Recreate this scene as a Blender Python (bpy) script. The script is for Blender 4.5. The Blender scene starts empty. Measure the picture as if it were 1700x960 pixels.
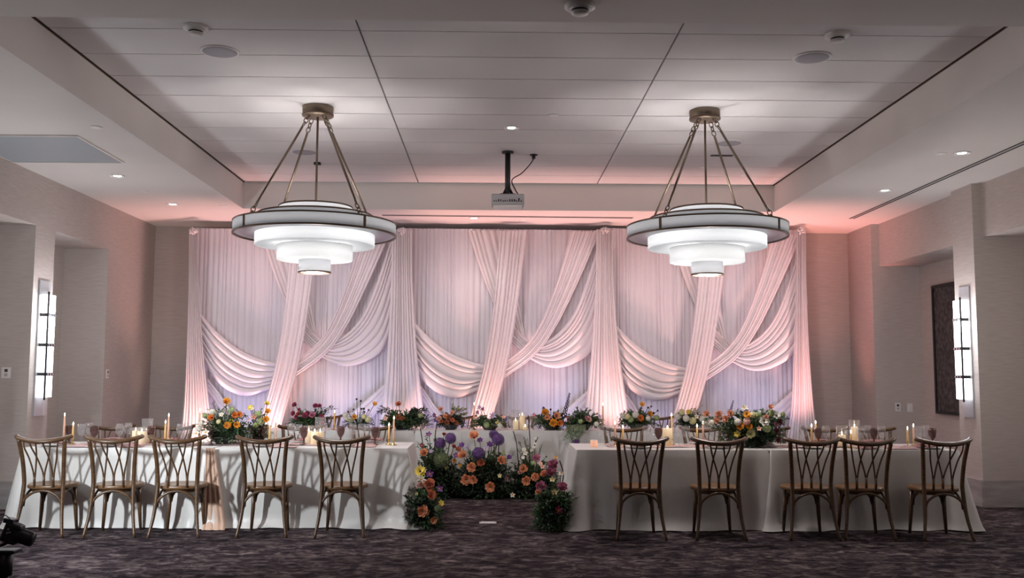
import bpy, math, random
from mathutils import Vector, Matrix
PI = math.pi
sc = bpy.context.scene
C = sc.collection

# ------------------------------------------------------------------ camera
CAMH = 1.46
FPX, PITCH, YAW, ROLL = 1600.0, 0.09056, 0.0193, 0.0030
_F = Vector((math.sin(YAW)*math.cos(PITCH), math.cos(YAW)*math.cos(PITCH), math.sin(PITCH)))
_R = Vector((math.cos(YAW), -math.sin(YAW), 0)); _U = _R.cross(_F)
_R2 = _R*math.cos(ROLL)+_U*math.sin(ROLL); _U2 = -_R*math.sin(ROLL)+_U*math.cos(ROLL)
cam = bpy.data.cameras.new('camera'); camo = bpy.data.objects.new('camera', cam); C.objects.link(camo)
M3 = Matrix((_R2, _U2, -_F)).transposed()
camo.matrix_world = Matrix.Translation((0, 0, CAMH)) @ M3.to_4x4()
cam.sensor_width = 36; cam.lens = FPX/1700*36; cam.clip_start = .05; cam.clip_end = 100
sc.camera = camo
def at(px, py, Y=None, Z=None, X=None):
    """point of the room seen at a pixel, on the plane y=Y, z=Z or x=X"""
    d = _F+_R2*((px-850)/FPX)+_U2*((480-py)/FPX)
    if Y is not None: k = Y/d.y
    elif Z is not None: k = (Z-CAMH)/d.z
    else: k = X/d.x
    p = d*k; p.z += CAMH
    return p

# ------------------------------------------------------------------ world, exposure
w = bpy.data.worlds.new('world'); sc.world = w; w.use_nodes = True
w.node_tree.nodes['Background'].inputs[0].default_value = (.75, .68, .72, 1)
w.node_tree.nodes['Background'].inputs[1].default_value = .02
sc.view_settings.view_transform = 'Standard'; sc.view_settings.look = 'None'
sc.view_settings.exposure = .62; sc.view_settings.gamma = 1; sc.view_settings.use_curve_mapping = False

# ------------------------------------------------------------------ lights
def lamp(kind, name, loc, power, col, target=None, **kw):
    l = bpy.data.lights.new(name, kind); l.energy = power; l.color = col
    for k, v in kw.items(): setattr(l, k, v)
    o = bpy.data.objects.new(name, l); C.objects.link(o); o.location = loc
    if target is not None:
        o.rotation_euler = (Vector(target)-Vector(loc)).to_track_quat('-Z', 'Y').to_euler()
    return o
COOL = (.86, .93, 1.0); PINK = (1.0, .50, .43); WARM = (1.0, .72, .48)
# cool wall light on the left wall towards the viewer, it throws the chair shadows on the cloth
lamp('AREA', 'sconce_light_near_left', (-4.6, 5.6, 1.75), 22, COOL, (-2.9, 9.4, .35), shape='RECTANGLE', size=.10, size_y=.26, spread=1.25)
lamp('AREA', 'sconce_light_near_right', (5.1, 5.6, 1.9), 1.2, (.95, .93, 1.0), (2.2, 9.4, .6), shape='RECTANGLE', size=.25, size_y=.7)
# peach and pink uplights standing on the floor behind the head table, close to the drapes
for px, pw, tx, col in ((338, 60, 318, PINK), (452, 44, 470, PINK), (545, 30, 565, (1, .6, .5)), (690, 62, 668, PINK), (800, 48, 812, PINK),
                        (905, 40, 925, (1, .55, .5)), (1030, 60, 1008, PINK), (1150, 44, 1165, PINK), (1245, 34, 1262, (1, .58, .5)), (1345, 80, 1335, (1, .42, .36))):
    p = at(px, 700, Y=13.62); t = at(tx, 330, Y=13.78)
    lamp('SPOT', 'drape_uplight', (p.x, 13.62, .12), pw*3.3, col, t, spot_size=1.08, spot_blend=1, shadow_soft_size=.06)
# added fill spots without fittings, they brighten the drapes from in front and above
for x in (-3.35, -2.0, -.28, 1.2, 2.75, 3.9):
    lamp('SPOT', 'drape_fill', (x, 12.7, 3.60), 25, (1.0, .82, .86), (x, 14.2, 1.9), spot_size=1.7, spot_blend=1, shadow_soft_size=.10)
# lavender wash between the columns
for px in (405, 590, 745, 930, 1085, 1265):
    p = at(px, 700, Y=13.55)
    lamp('SPOT', 'drape_wash', (p.x, 13.42, .12), 32, (.62, .56, 1.0), at(px+5, 560, Y=14.2), spot_size=1.5, spot_blend=1, shadow_soft_size=.1)
for px in (655, 990):
    p = at(px, 700, Y=13.55)
    lamp('SPOT', 'drape_wash', (p.x, 13.5, .12), 22, (.78, .80, 1.0), at(px-25, 580, Y=14.2), spot_size=.6, spot_blend=1, shadow_soft_size=.1)
lamp('SPOT', 'wall_uplight', (5.05, 14.2, .12), 150, (1, .30, .24), (5.25, 14.42, 3.6), spot_size=.75, spot_blend=1, shadow_soft_size=.08)
lamp('SPOT', 'wall_uplight_left', (-4.75, 14.0, .12), 45, (1, .62, .5), (-4.85, 14.15, 3.6), spot_size=.8, spot_blend=1, shadow_soft_size=.08)
# added soft fill discs below the unseen front ceiling, no fittings there
for x, y, pw in ((-4.2, 4.5, 7), (4.6, 4.5, 3), (-1.6, 3.0, 2), (1.6, 3.0, 1.5), (0, -1, 5)):
    lamp('AREA', 'front_fill', (x, y, 3.68), pw, (1.0, .88, .84), (x, y, 0), shape='DISK', size=.5)

# ------------------------------------------------------------------ mesh helpers
def mesh(name, v, f, smooth=True):
    m = bpy.data.meshes.new(name); m.from_pydata([tuple(p) for p in v], [], f)
    if smooth: m.polygons.foreach_set('use_smooth', [True]*len(m.polygons))
    m.update(); return m
class G:
    def __init__(s): s.v = []; s.f = []
    def add(s, v, f):
        n = len(s.v); s.v += [tuple(p) for p in v]; s.f += [tuple(i+n for i in q) for q in f]; return s
    def box(s, x0, x1, y0, y1, z0, z1):
        v = [(x, y, z) for x in (x0, x1) for y in (y0, y1) for z in (z0, z1)]
        return s.add(v, [(0, 1, 3, 2), (4, 6, 7, 5), (0, 4, 5, 1), (2, 3, 7, 6), (0, 2, 6, 4), (1, 5, 7, 3)])
    def quad(s, a, b, c, d): return s.add([a, b, c, d], [(0, 1, 2, 3)])
    def tube(s, path, rad, seg=8, cap=True, flat=None):
        path = [Vector(p) for p in path]; n = len(path)
        if not isinstance(rad, (list, tuple)): rad = [rad]*n
        v = []; f = []; up = None
        for i, p in enumerate(path):
            t = (path[min(i+1, n-1)]-path[max(i-1, 0)])
            if t.length < 1e-9: t = Vector((0, 0, 1))
            t.normalize()
            if up is None:
                up = Vector((0, 0, 1)) if abs(t.z) < .9 else Vector((0, 1, 0))
            a = t.cross(up); a.normalize(); b = a.cross(t); b.normalize(); up = b
            ra = rad[i]; rb = rad[i]*(flat or 1)
            for k in range(seg):
                th = 2*PI*k/seg; v.append(p+a*(ra*math.cos(th))+b*(rb*math.sin(th)))
        for i in range(n-1):
            for k in range(seg):
                k2 = (k+1) % seg; f.append((i*seg+k, i*seg+k2, (i+1)*seg+k2, (i+1)*seg+k))
        if cap: f.append(tuple(reversed(range(seg)))); f.append(tuple((n-1)*seg+k for k in range(seg)))
        return s.add(v, f)
    def lathe(s, prof, seg=20, c=(0, 0, 0)):
        v = []; f = []; n = len(prof)
        for r, z in prof:
            for k in range(seg):
                th = 2*PI*k/seg; v.append((c[0]+r*math.cos(th), c[1]+r*math.sin(th), c[2]+z))
        for i in range(n-1):
            for k in range(seg):
                k2 = (k+1) % seg; f.append((i*seg+k, i*seg+k2, (i+1)*seg+k2, (i+1)*seg+k))
        return s.add(v, f)
    def grid(s, fn, nu, nv):
        v = [fn(i/nu, j/nv) for j in range(nv+1) for i in range(nu+1)]
        f = [(j*(nu+1)+i, j*(nu+1)+i+1, (j+1)*(nu+1)+i+1, (j+1)*(nu+1)+i) for j in range(nv) for i in range(nu)]
        return s.add(v, f)
    def torus(s, c, R, r, nx, ny, M=None, seg=14):
        pts = []
        v = []; f = []
        for i in range(seg):
            a = 2*PI*i/seg
            for k in range(6):
                b = 2*PI*k/6
                p = Vector(((R+r*math.cos(b))*math.cos(a)*nx, (R+r*math.cos(b))*math.sin(a)*ny, r*math.sin(b)))
                if M is not None: p = M @ p
                v.append(p+Vector(c))
        for i in range(seg):
            for k in range(6):
                f.append((i*6+k, ((i+1) % seg)*6+k, ((i+1) % seg)*6+(k+1) % 6, i*6+(k+1) % 6))
        return s.add(v, f)
    def mesh(s, name, smooth=True): return mesh(name, s.v, s.f, smooth)
def ob(name, g, mat, parent=None, smooth=True, loc=None, bevel=0):
    me = g.mesh(name, smooth) if isinstance(g, G) else g
    o = bpy.data.objects.new(name, me); C.objects.link(o)
    if mat is not None and not me.materials: me.materials.append(mat)
    if parent is not None: o.parent = parent
    if loc is not None: o.location = loc
    if bevel:
        b = o.modifiers.new('bevel', 'BEVEL'); b.width = bevel; b.segments = 2; b.limit_method = 'ANGLE'
    return o
def tag(o, label, cat, group=None):
    o['label'] = label; o['category'] = cat
    if group: o['group'] = group
    return o
def thing(name, label, cat, loc=(0, 0, 0), rz=0, group=None):
    o = bpy.data.objects.new(name, None); C.objects.link(o); o.location = loc; o.rotation_euler = (0, 0, rz)
    o.empty_display_size = .1
    return tag(o, label, cat, group)
def struct(name, g, mat, parent=None, smooth=False, label=None):
    o = ob(name, g, mat, parent, smooth)
    if parent is None: o['kind'] = 'structure'
    if label: o['label'] = label
    return o
def dup(root, loc, rz=None, label=None, group=None):
    r = root.copy(); C.objects.link(r); r.location = loc
    if rz is not None: r.rotation_euler = (0, 0, rz)
    if label: r['label'] = label
    if group: r['group'] = group
    for ch in list(root.children):
        c = ch.copy(); C.objects.link(c); c.parent = r
        for g in list(ch.children):
            d = g.copy(); C.objects.link(d); d.parent = c
    return r
def lerpc(pts, t):
    """smooth Catmull-Rom through a list of tuples"""
    n = len(pts)-1; x = max(0, min(.99999, t))*n; i = int(x); u = x-i
    p0, p1, p2, p3 = pts[max(i-1, 0)], pts[i], pts[i+1], pts[min(i+2, n)]
    return tuple(.5*((2*b)+(-a+c)*u+(2*a-5*b+4*c-d)*u*u+(-a+3*b-3*c+d)*u**3) for a, b, c, d in zip(p0, p1, p2, p3))

# ------------------------------------------------------------------ materials
def mat(name, col, rough=.6, metal=0, spec=.5, noise=None, bump=None, emit=None, sheen=0, island=None):
    m = bpy.data.materials.new(name); m.use_nodes = True; nt = m.node_tree; b = nt.nodes['Principled BSDF']
    b.inputs['Base Color'].default_value = (*col, 1); b.inputs['Roughness'].default_value = rough
    b.inputs['Metallic'].default_value = metal; b.inputs['Specular IOR Level'].default_value = spec
    if sheen: b.inputs['Sheen Weight'].default_value = sheen
    if emit: b.inputs['Emission Color'].default_value = (*emit[0], 1); b.inputs['Emission Strength'].default_value = emit[1]
    tc = nt.nodes.new('ShaderNodeTexCoord')
    def mapping(scale):
        mp = nt.nodes.new('ShaderNodeMapping'); mp.inputs['Scale'].default_value = scale
        nt.links.new(tc.outputs['Object'], mp.inputs['Vector']); return mp
    if noise:   # (scale xyz, colour 2, lo, hi)
        mp = mapping(noise[0]); n = nt.nodes.new('ShaderNodeTexNoise'); n.inputs['Scale'].default_value = 1; n.inputs['Detail'].default_value = 5
        nt.links.new(mp.outputs[0], n.inputs['Vector'])
        r = nt.nodes.new('ShaderNodeValToRGB'); r.color_ramp.elements[0].position = noise[2]; r.color_ramp.elements[1].position = noise[3]
        r.color_ramp.elements[0].color = (*col, 1); r.color_ramp.elements[1].color = (*noise[1], 1)
        nt.links.new(n.outputs['Fac'], r.inputs['Fac']); nt.links.new(r.outputs['Color'], b.inputs['Base Color'])
    if island:  # list of colours picked per loose piece
        gi = nt.nodes.new('ShaderNodeNewGeometry'); r = nt.nodes.new('ShaderNodeValToRGB')
        e = r.color_ramp.elements
        for i, c in enumerate(island):
            q = e[i] if i < 2 else e.new(i/(len(island)-1))
            q.position = i/(len(island)-1); q.color = (*c, 1)
        nt.links.new(gi.outputs['Random Per Island'], r.inputs['Fac']); nt.links.new(r.outputs['Color'], b.inputs['Base Color'])
    if bump:    # (scale xyz, strength, distance)
        mp = mapping(bump[0]); n = nt.nodes.new('ShaderNodeTexNoise'); n.inputs['Scale'].default_value = 1; n.inputs['Detail'].default_value = 3
        nt.links.new(mp.outputs[0], n.inputs['Vector']); bp = nt.nodes.new('ShaderNodeBump')
        bp.inputs['Strength'].default_value = bump[1]; bp.inputs['Distance'].default_value = bump[2]
        nt.links.new(n.outputs['Fac'], bp.inputs['Height']); nt.links.new(bp.outputs['Normal'], b.inputs['Normal'])
    return m
def thin(name, col, tr=.35, rough=.9):
    """thin cloth: diffuse with some light coming through"""
    m = bpy.data.materials.new(name); m.use_nodes = True; nt = m.node_tree; nt.nodes.clear()
    o = nt.nodes.new('ShaderNodeOutputMaterial'); d = nt.nodes.new('ShaderNodeBsdfDiffuse'); t = nt.nodes.new('ShaderNodeBsdfTranslucent'); x = nt.nodes.new('ShaderNodeMixShader')
    d.inputs['Color'].default_value = (*col, 1); t.inputs['Color'].default_value = (*col, 1); x.inputs[0].default_value = tr
    nt.links.new(d.outputs[0], x.inputs[1]); nt.links.new(t.outputs[0], x.inputs[2]); nt.links.new(x.outputs[0], o.inputs[0])
    return m
def glassy(name, tint, body=.06, bodycol=(1, 1, 1), rough=.03):
    m = bpy.data.materials.new(name); m.use_nodes = True; nt = m.node_tree; nt.nodes.clear()
    o = nt.nodes.new('ShaderNodeOutputMaterial'); tr = nt.nodes.new('ShaderNodeBsdfTransparent'); gl = nt.nodes.new('ShaderNodeBsdfGlossy'); df = nt.nodes.new('ShaderNodeBsdfDiffuse')
    lw = nt.nodes.new('ShaderNodeLayerWeight'); lw.inputs[0].default_value = .5; fr = nt.nodes.new('ShaderNodeMapRange'); fr.inputs['From Min'].default_value = .35; fr.inputs['To Min'].default_value = .05; fr.inputs['To Max'].default_value = .75; nt.links.new(lw.outputs['Facing'], fr.inputs['Value']); a = nt.nodes.new('ShaderNodeMixShader'); b = nt.nodes.new('ShaderNodeMixShader')
    tr.inputs[0].default_value = (*tint, 1); gl.inputs['Roughness'].default_value = rough; df.inputs[0].default_value = (*bodycol, 1); a.inputs[0].default_value = body
    nt.links.new(tr.outputs[0], a.inputs[1]); nt.links.new(df.outputs[0], a.inputs[2])
    nt.links.new(fr.outputs[0], b.inputs[0]); nt.links.new(a.outputs[0], b.inputs[1]); nt.links.new(gl.outputs[0], b.inputs[2]); nt.links.new(b.outputs[0], o.inputs[0])
    return m
def glow(name, col, strength, base=(.8, .8, .8), tr=0):
    return mat(name, base, .5, emit=(col, strength))
M = {}
M['wall'] = mat('wallcovering', (.45, .395, .365), .75, noise=((6, 6, 110), (.52, .46, .425), .35, .65), bump=((30, 30, 260), .25, .004))
M['ceil'] = mat('ceiling_paint', (.63, .59, .56), .85, noise=((1.2, 1.2, 1.2), (.66, .62, .59), .3, .7))
M['panel'] = mat('ceiling_panel_white', (.66, .635, .635), .85, bump=((160, 160, 160), .2, .002))
M['gap'] = mat('dark_gap', (.05, .045, .045), .8)
M['base'] = mat('baseboard_stone', (.30, .27, .26), .6, noise=((3, 3, 14), (.40, .37, .36), .35, .65))
M['drape'] = thin('sheer_fabric', (.80, .765, .80), .18)
M['drape2'] = thin('draped_chiffon', (.84, .785, .79), .22)
M['cloth'] = mat('satin_tablecloth', (.57, .55, .52), .42, sheen=.3, noise=((1.5, 1.5, 1.0), (.62, .59, .55), .3, .7), bump=((9, 9, 3), .25, .02))
M['blush'] = mat('blush_cloth', (.55, .36, .26), .5, sheen=.3, bump=((12, 12, 5), .3, .01))
M['napkin'] = mat('dusty_rose_napkin', (.27, .13, .13), .8, noise=((30, 30, 30), (.40, .22, .21), .3, .7))
M['runner'] = mat('mauve_gauze', (.42, .27, .26), .85, noise=((25, 25, 25), (.52, .36, .34), .3, .7))
M['wood'] = mat('walnut_wood', (.066, .033, .015), .34, noise=((14, 14, 60), (.118, .062, .028), .3, .7))
M['seat'] = mat('seat_wood', (.13, .065, .028), .34, noise=((60, 8, 14), (.19, .10, .044), .3, .7))
M['bronze'] = mat('antique_bronze', (.20, .155, .115), .42, .85)
M['rim'] = mat('dark_bronze', (.13, .085, .06), .35, .8)
M['brass'] = mat('brass', (.62, .42, .17), .3, 1)
M['black'] = mat('black_plastic', (.012, .012, .013), .4)
M['grey'] = mat('grey_plastic', (.42, .40, .41), .5)
M['lgrey'] = mat('speaker_grille', (.34, .33, .36), .7, bump=((300, 300, 300), .3, .002))
M['white'] = mat('white_plastic', (.72, .70, .68), .45)
M['chrome'] = mat('polished_steel', (.75, .75, .77), .18, 1)
M['wax'] = mat('ivory_wax', (.86, .72, .48), .5, emit=((1, .62, .25), .10))  # emission in all three waxes paints the gentle candle glow
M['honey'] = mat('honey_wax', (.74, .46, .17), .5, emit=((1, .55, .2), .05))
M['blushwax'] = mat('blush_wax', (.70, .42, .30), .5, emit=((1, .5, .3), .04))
M['flame'] = glow('candle_flame', (1, .82, .58), 15)
M['glass'] = glassy('clear_glass', (.97, .97, .98), .075)
M['mauveglass'] = glassy('mauve_glass', (.46, .32, .30), .42, (.20, .11, .10))
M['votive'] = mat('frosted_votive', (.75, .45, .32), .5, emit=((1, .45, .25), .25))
M['plate'] = mat('stoneware_plate', (.62, .58, .54), .35)
M['steel'] = mat('flatware_gold', (.6, .45, .25), .3, 1)
M['soil'] = mat('dark_bowl', (.03, .028, .028), .5)
M['leaf'] = mat('leaf_green', (.05, .1, .04), .5, island=[(.025, .06, .028), (.05, .12, .035), (.09, .18, .085), (.035, .08, .05), (.14, .20, .07), (.05, .11, .055)])
M['leaf2'] = mat('leaf_pale', (.1, .16, .07), .55, island=[(.10, .16, .07), (.20, .26, .13), (.30, .34, .22), (.07, .12, .06), (.42, .42, .36)])
M['leafy'] = mat('leaf_yellow', (.3, .3, .06), .55, island=[(.28, .30, .06), (.45, .42, .12), (.14, .18, .05)])
M['leafd'] = mat('leaf_dark', (.02, .03, .02), .6, island=[(.014, .032, .017), (.03, .06, .026), (.045, .08, .038), (.045, .03, .04)])
M['stem'] = mat('green_stem', (.05, .08, .025), .6)
M['twig'] = mat('brown_twig', (.05, .03, .02), .8)
def pet(name, a, b): return mat('petal_'+name, a, .6, sheen=.2, island=[a, b, tuple((x+y)/2 for x, y in zip(a, b))])
PET = {'peach': pet('peach', (.97, .50, .27), (.82, .33, .15)), 'coral': pet('coral', (.82, .28, .13), (.60, .15, .07)), 'mauve': pet('mauve', (.72, .27, .38), (.52, .13, .24)),
       'pale': pet('pale_peach', (.95, .56, .38), (.85, .42, .25)), 'blush': pet('blush', (.85, .55, .45), (.75, .42, .35)), 'white': pet('white', (.85, .82, .74), (.74, .72, .6)),
       'gold': pet('gold', (.95, .48, .02), (.78, .30, .01)), 'orange': pet('orange', (.92, .30, .02), (.70, .17, .01)), 'yellow': pet('yellow', (.88, .72, .12), (.75, .55, .06)),
       'cream': pet('cream', (.85, .80, .45), (.70, .66, .32)), 'magenta': pet('magenta', (.48, .03, .12), (.32, .015, .07)), 'burg': pet('burgundy', (.26, .015, .05), (.16, .008, .03)),
       'red': pet('red', (.5, .04, .03), (.35, .02, .02)), 'purple': pet('purple', (.20, .06, .30), (.13, .03, .20)), 'allium': pet('allium_purple', (.17, .065, .25), (.08, .025, .14)),
       'lav': pet('lavender', (.58, .50, .72), (.45, .36, .62)), 'night': pet('night_blue', (.035, .03, .09), (.06, .035, .12)), 'dark': pet('dark_pod', (.06, .015, .03), (.04, .01, .02)),
       'green': pet('pale_green', (.42, .48, .22), (.30, .38, .15)), 'dgreen': pet('moss_green', (.14, .18, .07), (.09, .13, .05)), 'rust': pet('rust', (.45, .12, .03), (.30, .07, .02))}
# carpet
m = bpy.data.materials.new('carpet'); m.use_nodes = True; nt = m.node_tree; b = nt.nodes['Principled BSDF']; b.inputs['Roughness'].default_value = .95; b.inputs['Specular IOR Level'].default_value = .1
tc = nt.nodes.new('ShaderNodeTexCoord')
def cn(scale, detail, dist=0):
    mp = nt.nodes.new('ShaderNodeMapping'); mp.inputs['Scale'].default_value = scale; nt.links.new(tc.outputs['Object'], mp.inputs['Vector'])
    n = nt.nodes.new('ShaderNodeTexNoise'); n.inputs['Scale'].default_value = 1; n.inputs['Detail'].default_value = detail; n.inputs['Roughness'].default_value = .68; n.inputs['Distortion'].default_value = dist
    nt.links.new(mp.outputs[0], n.inputs['Vector']); return n
n1 = cn((7, 10, 1), 10, .9); n2 = cn((.9, 1.5, 1), 8, .6); n3 = cn((120, 120, 1), 2)
r1 = nt.nodes.new('ShaderNodeValToRGB'); e = r1.color_ramp.elements
e[0].position = .37; e[0].color = (.012, .009, .013, 1); e[1].position = .70; e[1].color = (.30, .265, .26, 1)
q = e.new(.47); q.color = (.044, .032, .040, 1); q = e.new(.56); q.color = (.115, .098, .098, 1)
r2 = nt.nodes.new('ShaderNodeValToRGB'); r2.color_ramp.elements[0].position = .3; r2.color_ramp.elements[0].color = (.22, .17, .22, 1); r2.color_ramp.elements[1].position = .66; r2.color_ramp.elements[1].color = (1.25, 1.15, 1.12, 1)
r3 = nt.nodes.new('ShaderNodeValToRGB'); r3.color_ramp.elements[0].position = .3; r3.color_ramp.elements[0].color = (.45, .45, .45, 1); r3.color_ramp.elements[1].position = .7; r3.color_ramp.elements[1].color = (1.5, 1.5, 1.5, 1)
for n, r in ((n1, r1), (n2, r2), (n3, r3)): nt.links.new(n.outputs['Fac'], r.inputs['Fac'])
x1 = nt.nodes.new('ShaderNodeMix'); x1.data_type = 'RGBA'; x1.blend_type = 'MULTIPLY'; x1.inputs['Factor'].default_value = 1
x2 = nt.nodes.new('ShaderNodeMix'); x2.data_type = 'RGBA'; x2.blend_type = 'MULTIPLY'; x2.inputs['Factor'].default_value = .8
nt.links.new(r1.outputs[0], x1.inputs['A']); nt.links.new(r2.outputs[0], x1.inputs['B']); nt.links.new(x1.outputs['Result'], x2.inputs['A']); nt.links.new(r3.outputs[0], x2.inputs['B'])
nt.links.new(x2.outputs['Result'], b.inputs['Base Color'])
bp = nt.nodes.new('ShaderNodeBump'); bp.inputs['Strength'].default_value = .6; bp.inputs['Distance'].default_value = .01; nt.links.new(n3.outputs['Fac'], bp.inputs['Height']); nt.links.new(bp.outputs['Normal'], b.inputs['Normal'])
M['carpet'] = m

# ------------------------------------------------------------------ room shell
HC, HT = 3.72, 4.087
WL, WR, YF = -5.136, 5.57, -3.0
YBL, YBR = 14.60, 14.95                      # back wall, a little further away on the right
TX0, TX1, TY0, TY1 = -3.405, 3.845, 5.98, 13.0   # ceiling tray
RL, RR = -5.72, 6.27                         # back of the wall recesses
struct('floor', G().box(RL-.1, RR+.1, YF, 15.2, -.1, 0), M['carpet'])
g = G(); t = .12
g.box(RL-.1, TX0, YF, 15.2, HC, HC+t); g.box(TX1, RR+.1, YF, 15.2, HC, HC+t); g.box(TX0, TX1, TY1, 15.2, HC, HC+t); g.box(TX0, TX1, YF, TY0, HC, HC+t)
ceil = struct('ceiling', g, M['ceil'])
g = G(); k = .1
g.box(TX0-k, TX0, TY0-k, TY1+k, HC+t, HT+.1); g.box(TX1, TX1+k, TY0-k, TY1+k, HC+t, HT+.1); g.box(TX0, TX1, TY1, TY1+k, HC+t, HT+.1); g.box(TX0, TX1, TY0-k, TY0, HC+t, HT+.1)
struct('tray_fascia', g, M['ceil'], ceil)
struct('tray_backing', G().box(TX0, TX1, TY0, TY1, HT+.03, HT+.1), M['gap'], ceil)
g = G().box(TX0, TX0+.010, TY0, TY1, HT-.008, HT+.03); g.box(TX1-.010, TX1, TY0, TY1, HT-.008, HT+.03)
struct('edge_trim', g, M['rim'], ceil)
cols = [TX0+.02, -1.03, 1.41, TX1-.02]
rows = [TY0+.02+i*.5857 for i in range(12)]
for j in range(12):
    y1 = rows[j+1] if j < 11 else TY1-.02
    for i in range(3):
        gx = .007 if i > 0 else .003; gx1 = .007 if i < 2 else .003
        struct('ceiling_tile', G().box(cols[i]+gx, cols[i+1]-gx1, rows[j]+.006, y1-.006, HT, HT+.028), M['panel'], ceil)
# back and front walls
g = G(); v = [(RL-.1, YBL-.02, 0), (RR+.1, YBR+.02, 0), (RR+.1, YBR+.02, HC), (RL-.1, YBL-.02, HC)]
v += [(x, y+.15, z) for x, y, z in v]
g.add(v, [(0, 1, 2, 3), (7, 6, 5, 4), (0, 4, 5, 1), (3, 2, 6, 7), (0, 3, 7, 4), (1, 5, 6, 2)])
struct('wall_back', g, M['wall'])
struct('wall_front', G().box(RL-.1, RR+.1, YF-.15, YF, 0, HC), M['wall'])
# left wall: recesses between flush piers
ZR = 3.14
Lp = [(YF, 3.9), (6.1, 6.6), (8.55, 9.05), (10.81, 11.29), (12.86, YBL)]
g = G()
for a, c in Lp: g.box(RL, WL, a, c, 0, HC)
for (a, c), (d, e_) in zip(Lp[:-1], Lp[1:]): g.box(RL, WL, c, d, ZR, HC)
g.box(RL-.1, RL, YF, YBL, 0, HC)
struct('wall_left', g, M['wall'])
# right wall: piers stand proud of the recess heads
Rp = [(YF, 4.2), (6.6, 7.1), (8.9, 9.4), (10.99, 11.49), (14.0, YBR)]
g = G()
for a, c in Rp: g.box(WR, RR, a, c, 0, HC)
for (a, c), (d, e_) in zip(Rp[:-1], Rp[1:]): g.box(WR+.115, RR, c, d, 3.09, HC)
g.box(RR, RR+.1, YF, YBR, 0, HC)
struct('wall_right', g, M['wall'])
bh = .30; bt = .018
g = G()
for a, c in Lp: g.box(WL, WL+bt, a, c, 0, bh); g.box(RL+bt, WL, a-bt, a, 0, bh)
g.box(RL, RL+bt, YF, YBL, 0, bh)
struct('baseboard_left', g, M['base'])
g = G()
for a, c in Rp: g.box(WR-bt, WR, a, c, 0, bh); g.box(WR, RR-bt, a-bt, a, 0, bh)
g.box(RR-bt, RR, YF, YBR, 0, bh)
struct('baseboard_right', g, M['base'])
struct('baseboard_back', G().box(WL, WR, YBL-.05, YBL-.02, 0, bh), M['base'])
# door in the left recess with a black lever
g = G().box(RL, RL+.03, 11.32, 12.2, 0, 2.3)
d1 = struct('door_1', g, mat('door_paint', (.46, .42, .39), .6))
hp = at(82, 642, X=RL+.05)
g = G().box(RL+.03, RL+.05, 11.60, 11.66, hp.z-.12, hp.z+.12); g.box(RL+.05, RL+.09, 11.62, 11.64, hp.z-.01, hp.z+.01); g.box(RL+.08, RL+.10, 11.62, 11.76, hp.z-.012, hp.z+.012)
ob('door_handle', g, M['black'], d1, False)

# ------------------------------------------------------------------ ceiling fittings
def disc_fit(name, px, py, Z, prof, mats, label, cat, group=None, extra=None):
    """round fitting hanging under a ceiling; prof: list of (part, profile, material)"""
    p = at(px, py, Z=Z)
    t = thing(name, label, cat, (p.x, p.y, Z), 0, group)
    for part, pr, mt in prof: ob(part, G().lathe(pr, 28), M[mt], t)
    return t
M['can'] = mat('can_reflector', (.75, .75, .75), .25, .9)
M['lampglow'] = glow('lamp_face', (1, .97, .94), 9)
spk = lambda: [('grille', [(0, -.012), (.10, -.013), (.138, -.010), (.140, -.006)], 'lgrey'), ('trim_ring', [(.138, -.010), (.150, -.010), (.155, -.004), (.155, 0)], 'white')]
for px, py, l in ((365, 85, 'round grey ceiling speaker nearest the left chandelier front'), (1348, 95, 'round grey ceiling speaker at front right of the ceiling tray'), (505, 252, 'round ceiling speaker seen between the left chandelier rods'), (1210, 237, 'round ceiling speaker seen behind the right chandelier rods')):
    disc_fit('ceiling_speaker', px, py, HT, spk(), None, l, 'speaker', 'ceiling speakers')
det = lambda: [('mount', [(.095, 0), (.095, -.018), (.075, -.024), (0, -.024)], 'white'), ('sensor_slot', [(.05, -.024), (.047, -.05)], 'black'), ('cap', [(.062, -.024), (.06, -.034), (.052, -.034)], 'white'), ('sensor_cap', [(.056, -.046), (.05, -.058), (.03, -.064), (0, -.064)], 'white')]
for px, py, z, l in ((325, 45, HT, 'white smoke detector on the ceiling tray at upper left'), (1390, 57, HT, 'white smoke detector on the ceiling tray at upper right'), (963, 8, HC, 'white round detector on the lower ceiling at top centre')):
    disc_fit('smoke_detector', px, py, z, det(), None, l, 'smoke detector', 'smoke detectors')
dl = lambda: [('trim_ring', [(.085, 0), (.085, -.008), (.068, -.010), (.062, 0)], 'white'), ('reflector', [(.064, -.004), (.045, -.003)], 'can'), ('lamp_face', [(.045, -.003), (0, -.003)], 'lampglow')]
for px, py, z, l in ((849, 212, HT, 'lit recessed downlight in the tray above the projector'), (195, 292, HC, 'lit downlight beside the blue-grey ceiling panel'), (287, 339, HC, 'lit downlight at the far left end of the ceiling'),
                     (1469, 316, HC, 'lit downlight beside the far end of the long slot vent'), (1597, 254, HC, 'lit downlight at right, nearest the viewer'), (787, 362, HC, 'downlight in the back ceiling band above the drapes')):
    t = disc_fit('downlight', px, py, z, dl(), None, l, 'downlight', 'recessed downlights')
    lamp('SPOT', 'downlight_beam', (t.location.x, t.location.y, z-.03), 9, (1, .92, .85), (t.location.x, t.location.y, 0), spot_size=1.5, spot_blend=.6, shadow_soft_size=.05)
spr = lambda: [('cover_plate', [(0, -.008), (.045, -.008), (.047, -.004), (.047, 0)], 'white')]
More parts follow.
